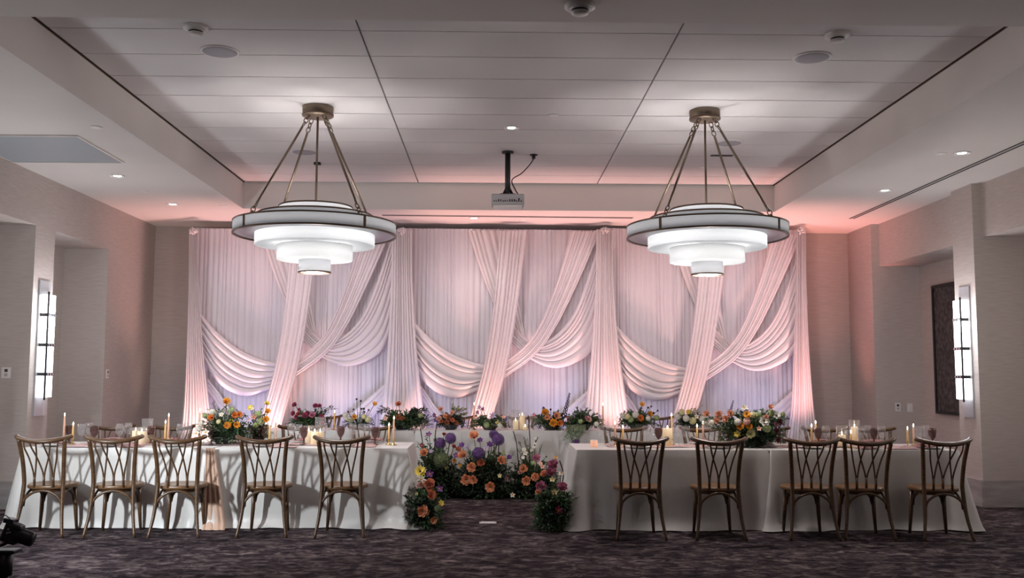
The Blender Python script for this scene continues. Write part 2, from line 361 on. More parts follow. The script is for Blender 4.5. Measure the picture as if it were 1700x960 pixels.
for px, py, z, l in ((919, 191, HT, 'flat sprinkler cover right of the tray downlight'), (160, 211, HC, 'flat sprinkler cover beside the blue-grey ceiling panel'), (240, 318, HC, 'flat sprinkler cover between the two left downlights'), (371, 342, HC, 'flat sprinkler cover near the far left tray corner'),
                     (1563, 255, HC, 'flat sprinkler cover left of the nearest right downlight'), (868, 366, HC, 'flat sprinkler cover in the back ceiling band'), (455, 285, HT, 'small round cover behind the left chandelier rods'), (1168, 277, HT, 'small round cover behind the right chandelier stem'), (1235, 292, HT, 'small round cover right of the right chandelier rods')):
    p = at(px, py, Z=z); tag(ob('sprinkler_cover', G().lathe([(0, -.008), (.05, -.008), (.055, -.004), (.055, 0)], 24), M['white'], loc=(p.x, p.y, z)), l, 'sprinkler', 'sprinkler covers')
p = at(527, 270, Z=HT); tag(ob('ceiling_sensor', G().box(-.04, .04, -.03, .03, -.03, 0), M['black'], None, False, (p.x, p.y, HT)), 'tiny black sensor on the tray behind the left chandelier', 'sensor')
p = at(1198, 258, Z=HT); tag(ob('ceiling_slot', G().box(-.13, .13, -.03, .03, -.008, 0), M['gap'], None, False, (p.x, p.y, HT)), 'short dark slot in the tray behind the right chandelier', 'slot')
def slot_vent(x0, y0, x1, y1, label):
    L = math.hypot(x1-x0, y1-y0); t = thing('slot_vent', label, 'vent', (x0, y0, HC), math.atan2(y1-y0, x1-x0), 'linear slot vents')
    for y0 in (-.04, .012): ob('slot', G().box(0, L, y0, y0+.028, -.006, 0), M['gap'], t, False)
    ob('frame', G().box(-.02, L+.02, -.06, .06, -.003, 0), M['ceil'], t, False)
slot_vent(-1.57, 13.45, 1.98, 13.55, 'long slot vent in the back ceiling band above the drapes')
slot_vent(5.10, 13.5, 5.10, 5.5, 'long double slot vent running along the right ceiling edge')
# blue-grey access panel let into the left ceiling
t = thing('ceiling_access_panel', 'glossy blue-grey rectangular panel let into the left ceiling', 'panel', (-4.55, 9.6, HC))
ob('sheet', G().box(-.56, .60, -.57, .56, -.006, 0), mat('glossy_panel', (.33, .38, .42), .22), t, False)
ob('frame', G().box(.60, .62, -.59, .58, -.014, 0).box(-.58, .60, .56, .58, -.014, 0).box(-.58, .60, -.59, -.57, -.014, 0), M['ceil'], t, False)

# ------------------------------------------------------------------ projector
pp = at(843, 252, Z=HT)
t = thing('ceiling_projector', 'small grey projector hanging on a black pole below the tray', 'projector', (pp.x, pp.y, 3.5))
zt = HT-3.5
ob('ceiling_plate', G().lathe([(0, zt-.02), (.07, zt-.02), (.07, zt)], 20), M['black'], t)
ob('pole', G().tube([(0, 0, zt-.02), (0, 0, .10)], .032, 14), M['black'], t)
ob('mount_arm', G().tube([(0, 0, .18), (-.05, .02, .075)], .018).tube([(0, 0, .18), (.06, .02, .075)], .018).tube([(0, 0, .15), (0, -.08, .075)], .018).box(-.09, .09, -.09, .09, .062, .075), M['black'], t)
bd = ob('body', G().box(-.19, .19, -.14, .14, -.06, .062), M['grey'], t, False, bevel=.012)
ob('lower_shell', G().box(-.17, .17, -.12, .12, -.085, -.06), M['white'], t, False, bevel=.01)
random.seed(3)
for i in range(13):
    x = -.165+i*.026; hh = random.choice((.012, .018, .026))
    ob('port', G().box(x, x+random.uniform(.010, .018), -.1425, -.139, -.03, -.03+hh), M['black'], bd, False)
c0 = at(886, 257, Z=HT)
g = G().tube([lerpc([(c0.x-pp.x, c0.y-pp.y, zt), (.29, .05, zt-.10), (.17, 0, zt-.25), (.05, -.02, zt-.34), (.09, -.06, .12), (.12, -.10, .06), (.13, -.15, -.01)], k/30) for k in range(31)], .007, 6)
ob('cable', g, M['black'], t); ob('cable_plug', G().lathe([(0, zt-.05), (.02, zt-.05), (.025, zt-.012), (.05, zt-.008), (.05, zt)], 12, (c0.x-pp.x, c0.y-pp.y, 0)), M['black'], t)

# ------------------------------------------------------------------ chandeliers
def shade(name, col, tr, em):
    m = thin(name, col, tr); nt = m.node_tree; x = [n for n in nt.nodes if n.type == 'MIX_SHADER'][0]; o = [n for n in nt.nodes if n.type == 'OUTPUT_MATERIAL'][0]
    e = nt.nodes.new('ShaderNodeEmission'); e.inputs[0].default_value = (.93, .96, 1, 1); e.inputs[1].default_value = em; a = nt.nodes.new('ShaderNodeAddShader')
    nt.links.new(x.outputs[0], a.inputs[0]); nt.links.new(e.outputs[0], a.inputs[1]); nt.links.new(a.outputs[0], o.inputs[0]); return m
M['shade'] = shade('lit_white_glass', (.40, .41, .43), .22, .06)
M['shadelow'] = shade('bright_lit_white_glass', (.27, .28, .29), .45, .14)
M['shademid'] = shade('lit_white_glass_lower', (.17, .175, .18), .45, .10)
M['shadetip'] = shade('smoked_white_glass', (.30, .31, .32), .4, .05)
M['under'] = mat('brushed_underside', (.36, .33, .36), .3, .4)
def chandelier(px, py, label):
    p = at(px, py, Z=HT); zb = 2.45
    t = thing('tiered_chandelier', label, 'chandelier', (p.x, p.y, zb), 0, 'tiered glass chandeliers')
    zt = HT-zb
    cp = ob('canopy', G().lathe([(0, zt-.10), (.13, zt-.10), (.148, zt-.09), (.15, zt-.02), (.15, zt)], 40), M['bronze'], t)
    ob('canopy_band', G().lathe([(.1505, zt-.09), (.1535, zt-.09), (.1535, zt-.075), (.1505, zt-.075)], 40), M['rim'], cp)
    def tier(name, r, z0, z1, m, rimtop=None, rimbot=None, bottom=0):
        o = ob(name, G().lathe([(r-.012, z1), (r, z1), (r, z0), (r-.012, z0)]+([(bottom, z0)] if bottom is not None else []), 64), M[m], t)
        for zz in (rimtop, rimbot):
            if zz is not None: ob('rim', G().lathe([(r-.014, zz), (r+.006, zz), (r+.006, zz+.014), (r-.014, zz+.014), (r-.014, zz)], 64), M['rim'], o)
        return o
    z = lambda a: a-zb
    tier('top_tier', .35, z(2.99), z(3.09), 'shade', z(3.085), None, None)
    tier('second_tier', .55, z(2.905), z(3.005), 'shade', z(3.0), None, .34)
    ring = tier('outer_ring', .775, z(2.815), z(2.925), 'shade', z(2.92), z(2.808), None)
    ob('ring_floor', G().lathe([(.775, z(2.822)), (.55, z(2.822)), (.55, z(2.83)), (.77, z(2.83))], 64), M['under'], ring)
    for a in (45, 135, 225, 315):
        q = math.radians(a); o = ob('joint', G().box(-.012, .012, -.006, .006, z(2.82), z(2.925)), M['rim'], ring, False); o.location = (.777*math.sin(q), -.777*math.cos(q), 0); o.rotation_euler = (0, 0, q)
    tier('third_tier', .572, z(2.715), z(2.822), 'shadelow', None, None, .34)
    tier('fourth_tier', .362, z(2.575), z(2.715), 'shademid', None, None, .14)
    tip = tier('bottom_tier', .152, z(2.455), z(2.575), 'shadetip', None, z(2.448), 0)
    ob('finial_bar', G().box(-.15, .15, -.008, .008, z(2.446), z(2.454)).box(-.008, .008, -.15, .15, z(2.446), z(2.454)), M['rim'], tip, False)
    ob('stem', G().tube([(0, 0, zt-.1), (0, 0, z(2.6))], .011, 10), M['bronze'], t)
    for a in (45, 135, 225, 315):
        q = math.radians(a); s_, c_ = math.sin(q), -math.cos(q)
        A = Vector((.10*s_, .10*c_, zt-.10)); B = Vector((.72*s_, .72*c_, z(2.925))); D = (B-A).normalized()
        rod = ob('rod', G().tube([A+D*.15, B-D*.14], .0115, 10), M['bronze'], t)
        Mx = D.to_track_quat('X', 'Z').to_matrix()
        for base, sg, n in ((A, 1, 3), (B, -1, 3)):
            for i in range(n):
                rr = Matrix.Rotation(PI/2*(i % 2), 3, 'X')
                ob('chain_link', G().torus(base+D*(sg*(.025+.045*i)), .021, .0052, 1.35, 1, Mx @ rr), M['bronze'], rod)
    for a in range(4):
        q = PI/4+a*PI/2
        lamp('POINT', 'chandelier_bulb', (p.x+.27*math.cos(q), p.y+.27*math.sin(q), 2.79), 9, (1, .94, .90), shadow_soft_size=.035)
    for a in range(3):
        q = -PI/2+a*2*PI/3
        lamp('POINT', 'chandelier_bulb_low', (p.x+.19*math.cos(q), p.y+.19*math.sin(q), 2.66), 1.3, (1, .96, .93), shadow_soft_size=.035)
    lamp('POINT', 'chandelier_fill', (p.x, p.y, 2.38), 52, (1, .91, .90), shadow_soft_size=.09)  # added fill light under the lowest tier, no bulb hangs there
chandelier(528, 178, 'left chandelier of tiered white glass rings hung on bronze rods')
chandelier(1170, 184, 'right chandelier of tiered white glass rings hung on bronze rods')

# ------------------------------------------------------------------ wall fittings
M['acry'] = glassy('frosted_acrylic', (.75, .77, .80), .45, (.75, .77, .8), .3)
M['sconce'] = glow('sconce_glass', (.93, .97, 1.0), 3.2)
M['band'] = mat('dark_steel_band', (.06, .06, .065), .3, .7)
def sconce(x, y, sg, label, pw=20, col=(.95, .95, 1)):
    t = thing('wall_sconce', label, 'wall lamp', (x, y, 1.0), 0, 'tall wall sconces')
    def bxs(a, c, y0, y1, z0, z1): return G().box(min(sg*a, sg*c), max(sg*a, sg*c), y0, y1, z0, z1)
    ob('backplate', bxs(0, .02, -.13, .13, 0, 1.53), M['acry'], t, False)
    lb = ob('light_box', bxs(.02, .11, -.085, .085, .21, 1.37), M['sconce'], t, False, bevel=.006)
    for zz in (.47, .80, 1.14):
        bnd = ob('band', bxs(.02, .118, -.095, .095, zz-.018, zz+.018), M['band'], t, False)
        for yy in (-.06, 0, .06): ob('stud', bxs(.118, .124, yy-.012, yy+.012, zz-.011, zz+.011), M['chrome'], bnd, False)
    ob('edge_strip', bxs(.098, .116, -.097, -.085, .18, 1.40), M['band'], t, False)
    lamp('POINT', 'sconce_glow', (x+sg*.28, y, 2.1), pw, col, shadow_soft_size=.12)
sconce(WL, 11.06, 1, 'tall lit glass wall sconce on the left pier')
sconce(WR, 11.24, -1, 'tall lit glass wall sconce on the right pier')
sconce(WL, 8.8, 1, 'added out-of-view wall sconce on the second left pier from the far end', 16, (.88, .94, 1))  # four added sconces out of view, extra light for ceiling and table ends
sconce(WR, 9.15, -1, 'added out-of-view wall sconce on the second right pier from the far end', 9, (1, .95, .92))
sconce(WL, 6.35, 1, 'added out-of-view wall sconce on the left pier nearest the viewer', 12, (.88, .94, 1))
sconce(WR, 6.85, -1, 'added out-of-view wall sconce on the right pier nearest the viewer', 2.5, (1, .95, .92))
# framed picture in the right recess
t = thing('framed_picture', 'large dark textured picture in a black frame in the right recess', 'picture', (RR, 12.75, 1.86))
g = G().box(-.05, 0, -.78, -.74, -.9, .9).box(-.05, 0, .74, .78, -.9, .9).box(-.05, 0, -.74, .74, .86, .9).box(-.05, 0, -.74, .74, -.9, -.86)
ob('frame', g, M['black'], t, False)
ob('canvas', G().box(-.03, 0, -.74, .74, -.86, .86), mat('dark_texture', (.035, .03, .03), .7, noise=((18, 18, 18), (.12, .10, .10), .4, .7)), t, False)
def wall_plate(name, p, n, label, cat, wdt=.075, hgt=.12, dark=True):
    t = thing(name, label, cat, p)
    def bxn(a, c, u0, u1, z0, z1):
        if n == 'y': return G().box(u0, u1, -c, -a, z0, z1)
        return G().box(a if n == 'x' else -c, c if n == 'x' else -a, u0, u1, z0, z1)
    ob('plate', bxn(0, .008, -wdt/2, wdt/2, -hgt/2, hgt/2), M['white'], t, False)
    if dark:
        ob('socket', bxn(.008, .010, -.017, .017, .008, .04), M['band'], t, False); ob('socket', bxn(.008, .010, -.017, .017, -.04, -.008), M['grey'], t, False)
    else: ob('rocker', bxn(.008, .014, -.018, .018, -.035, .035), M['white'], t, False)
p = at(1491, 676, Y=13.99); wall_plate('wall_socket', (p.x, 14.0, p.z), 'y', 'white wall plate with a dark socket in the right recess', 'socket')
p = at(1511, 677, Y=13.99); wall_plate('wall_switch', (p.x, 14.0, p.z), 'y', 'plain white switch plate in the right recess', 'switch', dark=False)
p = at(178, 621, X=WL); wall_plate('wall_keypad', (WL, p.y, p.z), 'x', 'small pale keypad plate on the left wall near the corner', 'keypad')
p = at(9, 619, Y=10.79); wall_plate('thermostat', (p.x, 10.81, p.z), 'y', 'white thermostat at the far left edge', 'thermostat', .10, .12)
p = at(810, 869, Z=0)
t = thing('floor_outlet', 'pale metal outlet cover set in the carpet of the aisle', 'floor outlet', (p.x, p.y, 0))
ob('frame', G().box(-.085, .085, -.06, .06, 0, .006), M['grey'], t, False); ob('lid', G().box(-.07, .07, -.045, .045, .006, .010), M['white'], t, False)

# ------------------------------------------------------------------ drapes
YD = lambda X: 14.22+.031*X
def dp(px, py, off=0):
    X = at(px, py, Y=14.2).x
    p = at(px, py, Y=YD(X)-off); return p
def fold_fn(n, seed, sharp=.75):
    r = random.Random(seed); cs = []
    x = 0; xs = [0]
    for i in range(n):
        x += r.uniform(.55, 1.5); xs.append(x)
    xs = [a/x for a in xs]; am = [r.uniform(.45, 1) for _ in range(n)]
    def f(s):
        s = max(0, min(.99999, s))
        lo = 0
        while xs[lo+1] <= s: lo += 1
        u = (s-xs[lo])/(xs[lo+1]-xs[lo])
        return am[lo]*max(0, math.sin(PI*u))**sharp
    f.xs = xs
    return f
def samples(f, dens):
    L = []
    for a, b_ in zip(f.xs[:-1], f.xs[1:]): L += [a+(b_-a)*k/dens for k in range(dens)]
    return L+[1.0]
def ribbon(name, A, B, nf, amp, off, seed, parent, mt, nt_=36, sharp=.75, belly=0, dens=9, sway=.0):
    """cloth strip between two edge curves given on the drape plane; folds run along it"""
    f = fold_fn(nf, seed, sharp); r = random.Random(seed+99); ph = [r.uniform(0, 6.28) for _ in range(4)]
    SL = samples(f, dens)
    def fn(i, j):
        a = lerpc(A, j); c = lerpc(B, j)
        s = SL[round(i*nf*dens)]; s2 = s; _ = s+.005*math.sin(3*j+ph[0]+4*s)*(s*(1-s)*4)+sway*math.sin(3*j+ph[1])*(s*(1-s)*4)
        x = a[0]+(c[0]-a[0])*s; y = a[1]+(c[1]-a[1])*s
        d = amp*f(s2)*(1+.18*math.sin(4*j+ph[2]+2*s))+belly*math.sin(PI*j)
        return dp(x, y, off+d)
    return ob(name, G().grid(fn, nf*dens, nt_), mt, parent)
def column(tx0, tx1, bx0, bx1, seed, label):
    t = thing('drape_column', label, 'drape', (0, 0, 0), 0, 'gathered drape columns')
    A = [(tx0, 381), (tx0-1, 470), (tx0-(tx0-bx0)*.4, 590), (bx0, 700), (bx0-16, 800)]
    B = [(tx1, 383), (tx1+1, 470), (tx1+(bx1-tx1)*.4, 590), (bx1, 700), (bx1+15, 800)]
    A = clipfloor(A); B = clipfloor(B)
    ribbon('gathered_cloth', A, B, 10, .045, .27, seed, t, M['drape2'], 30)
    g = G(); r = random.Random(seed); c = dp((tx0+tx1)/2, 384, .33)
    for i in range(9):
        a = r.uniform(0, 6.28); q = Vector((math.cos(a)*.05, -.01-r.random()*.03, math.sin(a)*.035))
        g.torus(c+q*.7, .024, .011, 1, 1, Matrix.Rotation(r.uniform(0, 3), 3, 'X') @ Matrix.Rotation(r.uniform(0, 3), 3, 'Y'), 10)
    ob('gather_knot', g, M['drape2'], t)
    return t
def clipfloor(L):
    x, y = L[-1]
    k = dp(x, y).z
    # lower end stops a few millimetres above the floor
    y2 = y
    for _ in range(40):
        z = dp(x, y2, .3).z
        if z < .02: y2 -= 1
        elif z > .05: y2 += 1
        else: break
    return L[:-1]+[(x, y2)]
M['backmat'] = M['drape']
names = ['left', 'middle', 'right']
for bi, (sx, sy, x0, x1) in enumerate(((-346, -3, 316, 660), (0, 0, 658, 1001), (335, 5, 998, 1336))):
    t = thing('draped_backdrop', f'{names[bi]} bay of the white sheer backdrop with crossed sashes and swags', 'drape', (0, 0, 0), 0, 'backdrop bays')
    S = lambda L: [(x+sx, y+sy) for x, y in L]
    # pleated sheer behind
    f = fold_fn(46, 10+bi, .9)
    pa = at(x0, 500, Y=14.2).x; pb = at(x1, 500, Y=14.2).x; zt = dp((x0+x1)/2, 381).z
    r = random.Random(bi)
    SL = samples(f, 9)
    def fn(i, j, f=f, pa=pa, pb=pb, zt=zt, SL=SL):
        i = SL[round(i*46*9)]
        x = pa+(pb-pa)*i; z = zt+(.012-zt)*j
        amp = .045*(.65+.35*j)
        return (x+.01*math.sin(3*j+20*i), YD(x)-amp*f(i)-.006*math.sin(40*i+4*j), z)
    ob('pleated_sheer', G().grid(fn, 46*9, 14), M['drape'], t)
    # sash that starts at the top and dives behind the diagonal one, then the right swag
    ribbon('crossing_sash', S([(777, 383), (798, 450), (821, 508), (846, 545)]), S([(841, 383), (852, 450), (862, 508), (872, 560)]), 7, .036, .07, 31+bi, t, M['drape2'], 24)
    ribbon('right_swag', S([(850, 538), (884, 570), (918, 560), (950, 524), (974, 465), (998, 388)]), S([(850, 570), (880, 596), (916, 611), (952, 604), (985, 577), (1006, 500)]), 7, .05, .10, 41+bi, t, M['drape2'], 44, .6, .05, 12)
    # sash from the upper right corner down to the middle, goes on as the left swag
    ribbon('sweeping_sash', S([(948, 384), (923, 470), (893, 545), (864, 581), (826, 608)]), S([(997, 384), (957, 474), (922, 544), (886, 592), (824, 636)]), 8, .036, .17, 51+bi, t, M['drape2'], 44, .7, .02, 10)
    ribbon('left_swag', S([(676, 520), (705, 553), (742, 583), (780, 600), (822, 609)]), S([(684, 600), (704, 634), (730, 654), (762, 660), (815, 641)]), 6, .075, .10, 61+bi, t, M['drape2'], 44, .55, .05, 14)
    ribbon('diagonal_sash', S([(830, 383), (820, 502), (804, 604), (778, 700)])+clipfloor(S([(750, 800)])), S([(874, 383), (860, 502), (843, 604), (816, 700)])+clipfloor(S([(790, 800)])), 7, .042, .25, 71+bi, t, M['drape2'], 44, .75, 0, 11)
    ribbon('tail', S([(690, 630), (708, 652), (724, 676), (744, 700)]), S([(690, 652), (703, 670), (716, 690), (728, 706)]), 3, .03, .09, 81+bi, t, M['drape2'], 14)
    ribbon('tail', S([(990, 636), (960, 662), (935, 684), (915, 700)]), S([(992, 664), (976, 684), (960, 700), (948, 712)]), 3, .03, .09, 91+bi, t, M['drape2'], 14)
column(314, 329, 302, 352, 5, 'gathered sheer column at the left end of the backdrop')
column(650, 684, 632, 706, 6, 'gathered sheer column between left and middle bays of the backdrop')
column(990, 1018, 968, 1046, 7, 'gathered sheer column between middle and right bays of the backdrop')
column(1322, 1338, 1311, 1354, 8, 'gathered sheer column at the right end of the backdrop')
pl = dp(314, 386); pr = dp(1338, 389)
tag(ob('drape_crossbar', G().tube([(pl.x+.05, YD(pl.x)+.03, pl.z-.05), (pr.x-.05, YD(pr.x)+.03, pr.z-.05)], .02, 10), M['chrome']), 'steel crossbar inside the top hem of the backdrop', 'rail')
for k, (px, l) in enumerate(((322, 'left end'), (660, 'left inner'), (1003, 'right inner'), (1330, 'right end'))):
    p = dp(px, 386, -.09)
    tt = thing('drape_stand', f'{l} steel upright carrying the backdrop crossbar', 'stand', (p.x, p.y, 0))
    ob('pole', G().tube([(0, 0, .01), (0, 0, 3.40)], .022, 10), M['chrome'], tt); ob('base_plate', G().box(-.2, .2, -.08, .12, 0, .012), M['black'], tt, False)

# ------------------------------------------------------------------ chairs
def make_chair():
    t = thing('cross_back_chair', '', 'chair')
    W = M['wood']
    pts = []
    for k in range(41):        # D-shaped seat outline
        a = 2*PI*k/40; rx = .222; ry = .215
        x = rx*math.copysign(abs(math.cos(a))**.8, math.cos(a)); y = .012+ry*math.copysign(abs(math.sin(a))**.85, math.sin(a))
        if y < 0: x *= .93
        pts.append((x, y))
    g = G(); n = 40
    ring = lambda sc_, z: [(x*sc_, .01+(y-.01)*sc_, z) for x, y in pts[:n]]
    vs = []; lev = [(.0, .447), (.6, .448), (.88, .455), (.96, .457), (1.0, .450), (1.0, .428), (.96, .420), (.0, .420)]
    for a, z in lev: vs += ring(max(a, .001), z)
    fs = [(i*n+k, i*n+(k+1) % n, (i+1)*n+(k+1) % n, (i+1)*n+k) for i in range(len(lev)-1) for k in range(n)]
    ob('seat', g.add(vs, fs), M['seat'], t)
    for s in (-1, 1):
        path = [lerpc([(s*.222, -.285, 0), (s*.19, -.232, .20), (s*.176, -.198, .42), (s*.176, -.195, .52), (s*.186, -.225, .70), (s*.207, -.275, .885)], k/22) for k in range(23)]
        ob('back_post', G().tube(path, [.013+.006*min(1, k/8) for k in range(23)], 10), W, t)
        path = [(s*.172, .165, 0), (s*.158, .155, .2), (s*.148, .145, .425)]
        ob('leg', G().tube(path, [.013, .019, .022], 10), W, t)
    rail = [lerpc([(-.247, -.225, .905), (-.205, -.268, .888), (-.10, -.315, .868), (0, -.328, .862), (.10, -.315, .868), (.205, -.268, .888), (.247, -.225, .905)], k/28) for k in range(29)]
    ob('top_rail', G().tube(rail, [.0235+.0025*math.sin(PI*k/28) for k in range(29)], 10, True, .8), W, t)
    def top(x): u = x/.247; return (x, -.328+.10*u*u, .862+.035*u*u)
    for bx, l, r in ((-.085, -.156, -.035), (0, -.095, .092), (.085, .026, .155)):
        g = G().tube([(bx, -.188, .44), (bx, -.192, .50), (bx, -.196, .55)], [.0125, .012, .010], 8)
        for e_ in (l, r):
            T = top(e_); sgn = 1 if e_ > bx else -1
            path = [lerpc([(bx+sgn*.003, -.192, .50), (bx+sgn*.010, -.200, .58), (bx+(e_-bx)*.55, -.235, .71), (bx+(e_-bx)*.86, -.285, .80), T], k/14) for k in range(15)]
            g.tube(path, .0078, 8)
        ob('spindle', g, W, t)
    def hoop(A, B, h):
        A = Vector(A); B = Vector(B); P = []
        for k in range(25):
            u = k/24; q = A.lerp(B, u); q.z = A.z+h*(math.sin(PI*u)**.42); P.append(q)
        return G().tube(P, .0115, 8)
    ob('hoop_brace', hoop((-.180, -.212, .255), (.180, -.212, .255), .155), W, t)
    ob('hoop_brace', hoop((-.140, .150, .27), (.140, .150, .27), .14), W, t)
    for s in (-1, 1): ob('hoop_brace', hoop((s*.172, -.195, .27), (s*.143, .135, .27), .14), W, t)
    ob('apron', G().lathe([(.165, .425), (.172, .425), (.172, .392), (.165, .392)], 32, (0, -.005, 0)), W, t)
    return t
proto = make_chair(); used = [0]
def chair(x, y, rz, label, group):
    if not used[0]:
        used[0] = 1; o = proto; o.location = (x, y, 0); o.rotation_euler = (0, 0, rz); o['label'] = label; o['group'] = group
    else: dup(proto, (x, y, 0), rz, label, group)
LT = (-4.53, -.83, 9.47, 10.36); RT = (.80, 4.50, 9.32, 10.21); HT_ = (-2.98, 2.95, 12.45, 13.21)
ordn = ['first', 'second', 'third', 'fourth', 'fifth', 'sixth']
for k, (px, rz, dy) in enumerate(((66, .02, 0), (179, .12, 0), (288, .06, -.02), (433, .06, -.02), (563, .03, -.03))):
    p = at(px, 730, Y=LT[2]-.55+dy)
    chair(p.x+.01, LT[2]-.27+dy, rz, f'wooden cross-back chair, {ordn[k]} from the left wall on the near side of left table', 'near chairs of the left table')
for k, (px, rz, dy) in enumerate(((1065, -.02, 0), (1197, -.03, 0), (1352, -.04, -.01), (1446, -.10, -.02), (1571, -.02, -.05))):
    p = at(px, 735, Y=RT[2]-.55+dy)
    chair(p.x, RT[2]-.27+dy, rz, f'wooden cross-back chair, {ordn[k]} from the aisle on the near side of right table', 'near chairs of the right table')
for k, (px, rz) in enumerate(((190, PI+.05), (287, PI-.05), (395, PI), (503, PI+.03), (616, PI-.04))):
    p = at(px, 705, Y=LT[3]+.56)
    chair(p.x, LT[3]+.26, rz, f'wooden chair facing the viewer, {ordn[k]} from the left wall behind left table', 'far chairs of the left table')
for k, (px, rz) in enumerate(((1033, PI-.04), (1165, PI+.03), (1270, PI), (1364, PI-.05), (1448, PI+.05))):
    p = at(px, 708, Y=RT[3]+.56)
    chair(p.x, RT[3]+.26, rz, f'wooden chair facing the viewer, {ordn[k]} from the aisle behind right table', 'far chairs of the right table')
for k, px in enumerate((540, 668, 762, 860, 968, 1090)):
    p = at(px, 693, Y=HT_[3]+.52)
    chair(p.x, HT_[3]+.27, PI+.04*(-1)**k, f'wooden chair behind the head table, {ordn[k]} from the left', 'chairs behind the head table')

# ------------------------------------------------------------------ tables and cloths
def table(x0, x1, y0, y1, label):
    t = thing('banquet_table', label, 'table', ((x0+x1)/2, (y0+y1)/2, 0))
    hx, hy = (x1-x0)/2-.03, (y1-y0)/2-.03
    ob('tabletop', G().box(-hx, hx, -hy, hy, .72, .752), M['wood'], t, False)
    for a in (-1, 1):
        for c in (-1, 1): ob('leg', G().tube([(a*(hx-.12), c*(hy-.1), 0), (a*(hx-.12), c*(hy-.1), .72)], .016, 8), M['chrome'], t)
def cloth(x0, x1, y0, y1, seed, label, pool=.03, top=.762, flare=(1, 1), inner=0):
    """cloth lying on a table and falling to the floor; corners fall in deep folds"""
    r = random.Random(seed); t = thing('tablecloth', label, 'tablecloth', ((x0+x1)/2, (y0+y1)/2, 0), 0, 'satin tablecloths')
    hx, hy = (x1-x0)/2, (y1-y0)/2; rc = .025
    per = []   # perimeter samples (x,y,nx,ny,s, corner distance)
    def side(ax, ay, bx, by, nx, ny):
        L = math.hypot(bx-ax, by-ay); n = int(L/.018)
        for k in range(n):
            u = k/n; d = min(u, 1-u)*L
            per.append((ax+(bx-ax)*u, ay+(by-ay)*u, nx, ny, d, u < .5))
    side(-hx, -hy, hx, -hy, 0, -1); side(hx, -hy, hx, hy, 1, 0); side(hx, hy, -hx, hy, 0, 1); side(-hx, hy, -hx, -hy, -1, 0)
    # smooth normals near the corners
    P = []; N = len(per)
    for i, (x, y, nx, ny, d, fst) in enumerate(per):
        ax = ay = 0
        for k in range(-5, 6):
            q = per[(i+k) % N]; ax += q[2]; ay += q[3]
        L = math.hypot(ax, ay); P.append((x, y, ax/L, ay/L, d))
    ks = [(r.uniform(1.5, 4.5), r.uniform(0, 6.28), r.uniform(.4, 1)) for _ in range(6)]
    kk = [(r.uniform(7, 15), r.uniform(0, 6.28), r.uniform(.3, .8)) for _ in range(4)]
    arc = 0; rows_ = 16; v = []; f = []
    for j in range(rows_+1):
        tt = j/rows_; arc = 0
        for i, (x, y, nx, ny, d) in enumerate(P):
            arc = i*.018
            fo = sum(a*math.sin(w_*arc+p_+.8*tt) for w_, p_, a in ks)/3.2
            ff = sum(a*math.sin(w_*arc+p_) for w_, p_, a in kk)/2.2
            cr = math.exp(-(d/.085)**2); cr2 = math.exp(-((d-.20)/.08)**2)
            off = .006+tt**.8*(.038*fo+.018*ff*tt)+.012*tt+cr*.12*tt-cr2*.030*tt
            sd = 1.0
            if ny < -.5: off *= flare[0]
            if abs(nx) > .8: off = off*.08 if nx*inner > 0 else off+.045*tt*flare[1]
            z = top-tt*(top-.006)
            if j >= rows_-1: off += pool*(.55+.45*math.sin(5*arc+ks[0][1]))*(1 if j == rows_ else .25)
            if j == 0: off = 0
            if j == rows_: z = .006+.008*max(0, math.sin(11*arc+kk[0][1]))
            v.append((x+nx*off, y+ny*off, z))
    for j in range(rows_):
        for i in range(N):
            i2 = (i+1) % N; f.append((j*N+i2, j*N+i, (j+1)*N+i, (j+1)*N+i2))
    g = G().add(v, f); ob('skirt', g, M['cloth'], t)
    ob('top_sheet', G().grid(lambda i, j: (-hx+2*hx*i, -hy+2*hy*j, top+.0025*math.sin(9*i+3*j)*math.sin(PI*i)*math.sin(PI*j)), 24, 12), M['cloth'], t)
    return t
table(*LT, 'long left banquet table under cream satin cloths'); table(*RT, 'long right banquet table under cream satin cloths'); table(*HT_, 'long head table in front of the drapes')
mL = -2.70; mR = 2.66
cloth(LT[0], mL-.012, LT[2], LT[3], 1, 'cream satin cloth on the outer half of the left table', .03, inner=1)
cloth(mL+.012, LT[1], LT[2], LT[3], 2, 'cream satin cloth on the aisle half of the left table', .05, inner=-1)
cloth(RT[0], mR-.012, RT[2], RT[3], 3, 'grey-cream satin cloth on the aisle half of the right table', .03, inner=1)
cloth(mR+.012, RT[1], RT[2], RT[3], 4, 'cream satin cloth on the outer half of the right table', .04, inner=-1)
hw = (HT_[1]-HT_[0])/3
for k, l in enumerate(('left', 'middle', 'right')):
    cloth(HT_[0]+k*hw+.01, HT_[0]+(k+1)*hw-.01, HT_[2], HT_[3], 11+k, f'cream cloth on the {l} third of the head table', .01, flare=(.4, .2))
# blush underlay hanging in the gap between the two cloths of the left table, and at two table ends
def hanging(cx, y, wdt, seed, label, rz=0, mt='blush', spread=1.6, pz=.76, lean=.12):
    f = fold_fn(4, seed, .8)
    def fn(i, j):
        x = (i-.5)*wdt*(1+(spread-1)*j)+lean*j*wdt; z = pz-(pz-.008)*j
        return (x, -.012-.03*f(i)*(.4+.6*j)-.035*j-(.05*(j-.9)/.1 if j > .9 else 0), z)
    o = ob('cloth_tail', G().grid(fn, 44, 20), M[mt]); o.location = (cx, y, 0); o.rotation_euler = (0, 0, rz)
    return tag(o, label, 'cloth', 'blush cloth tails')
p = at(352, 746, Y=LT[2]); hanging(p.x, LT[2]-.05, .085, 1, 'blush satin tail hanging at the middle of the left table', 0, 'blush', 2.6, .768, .9)

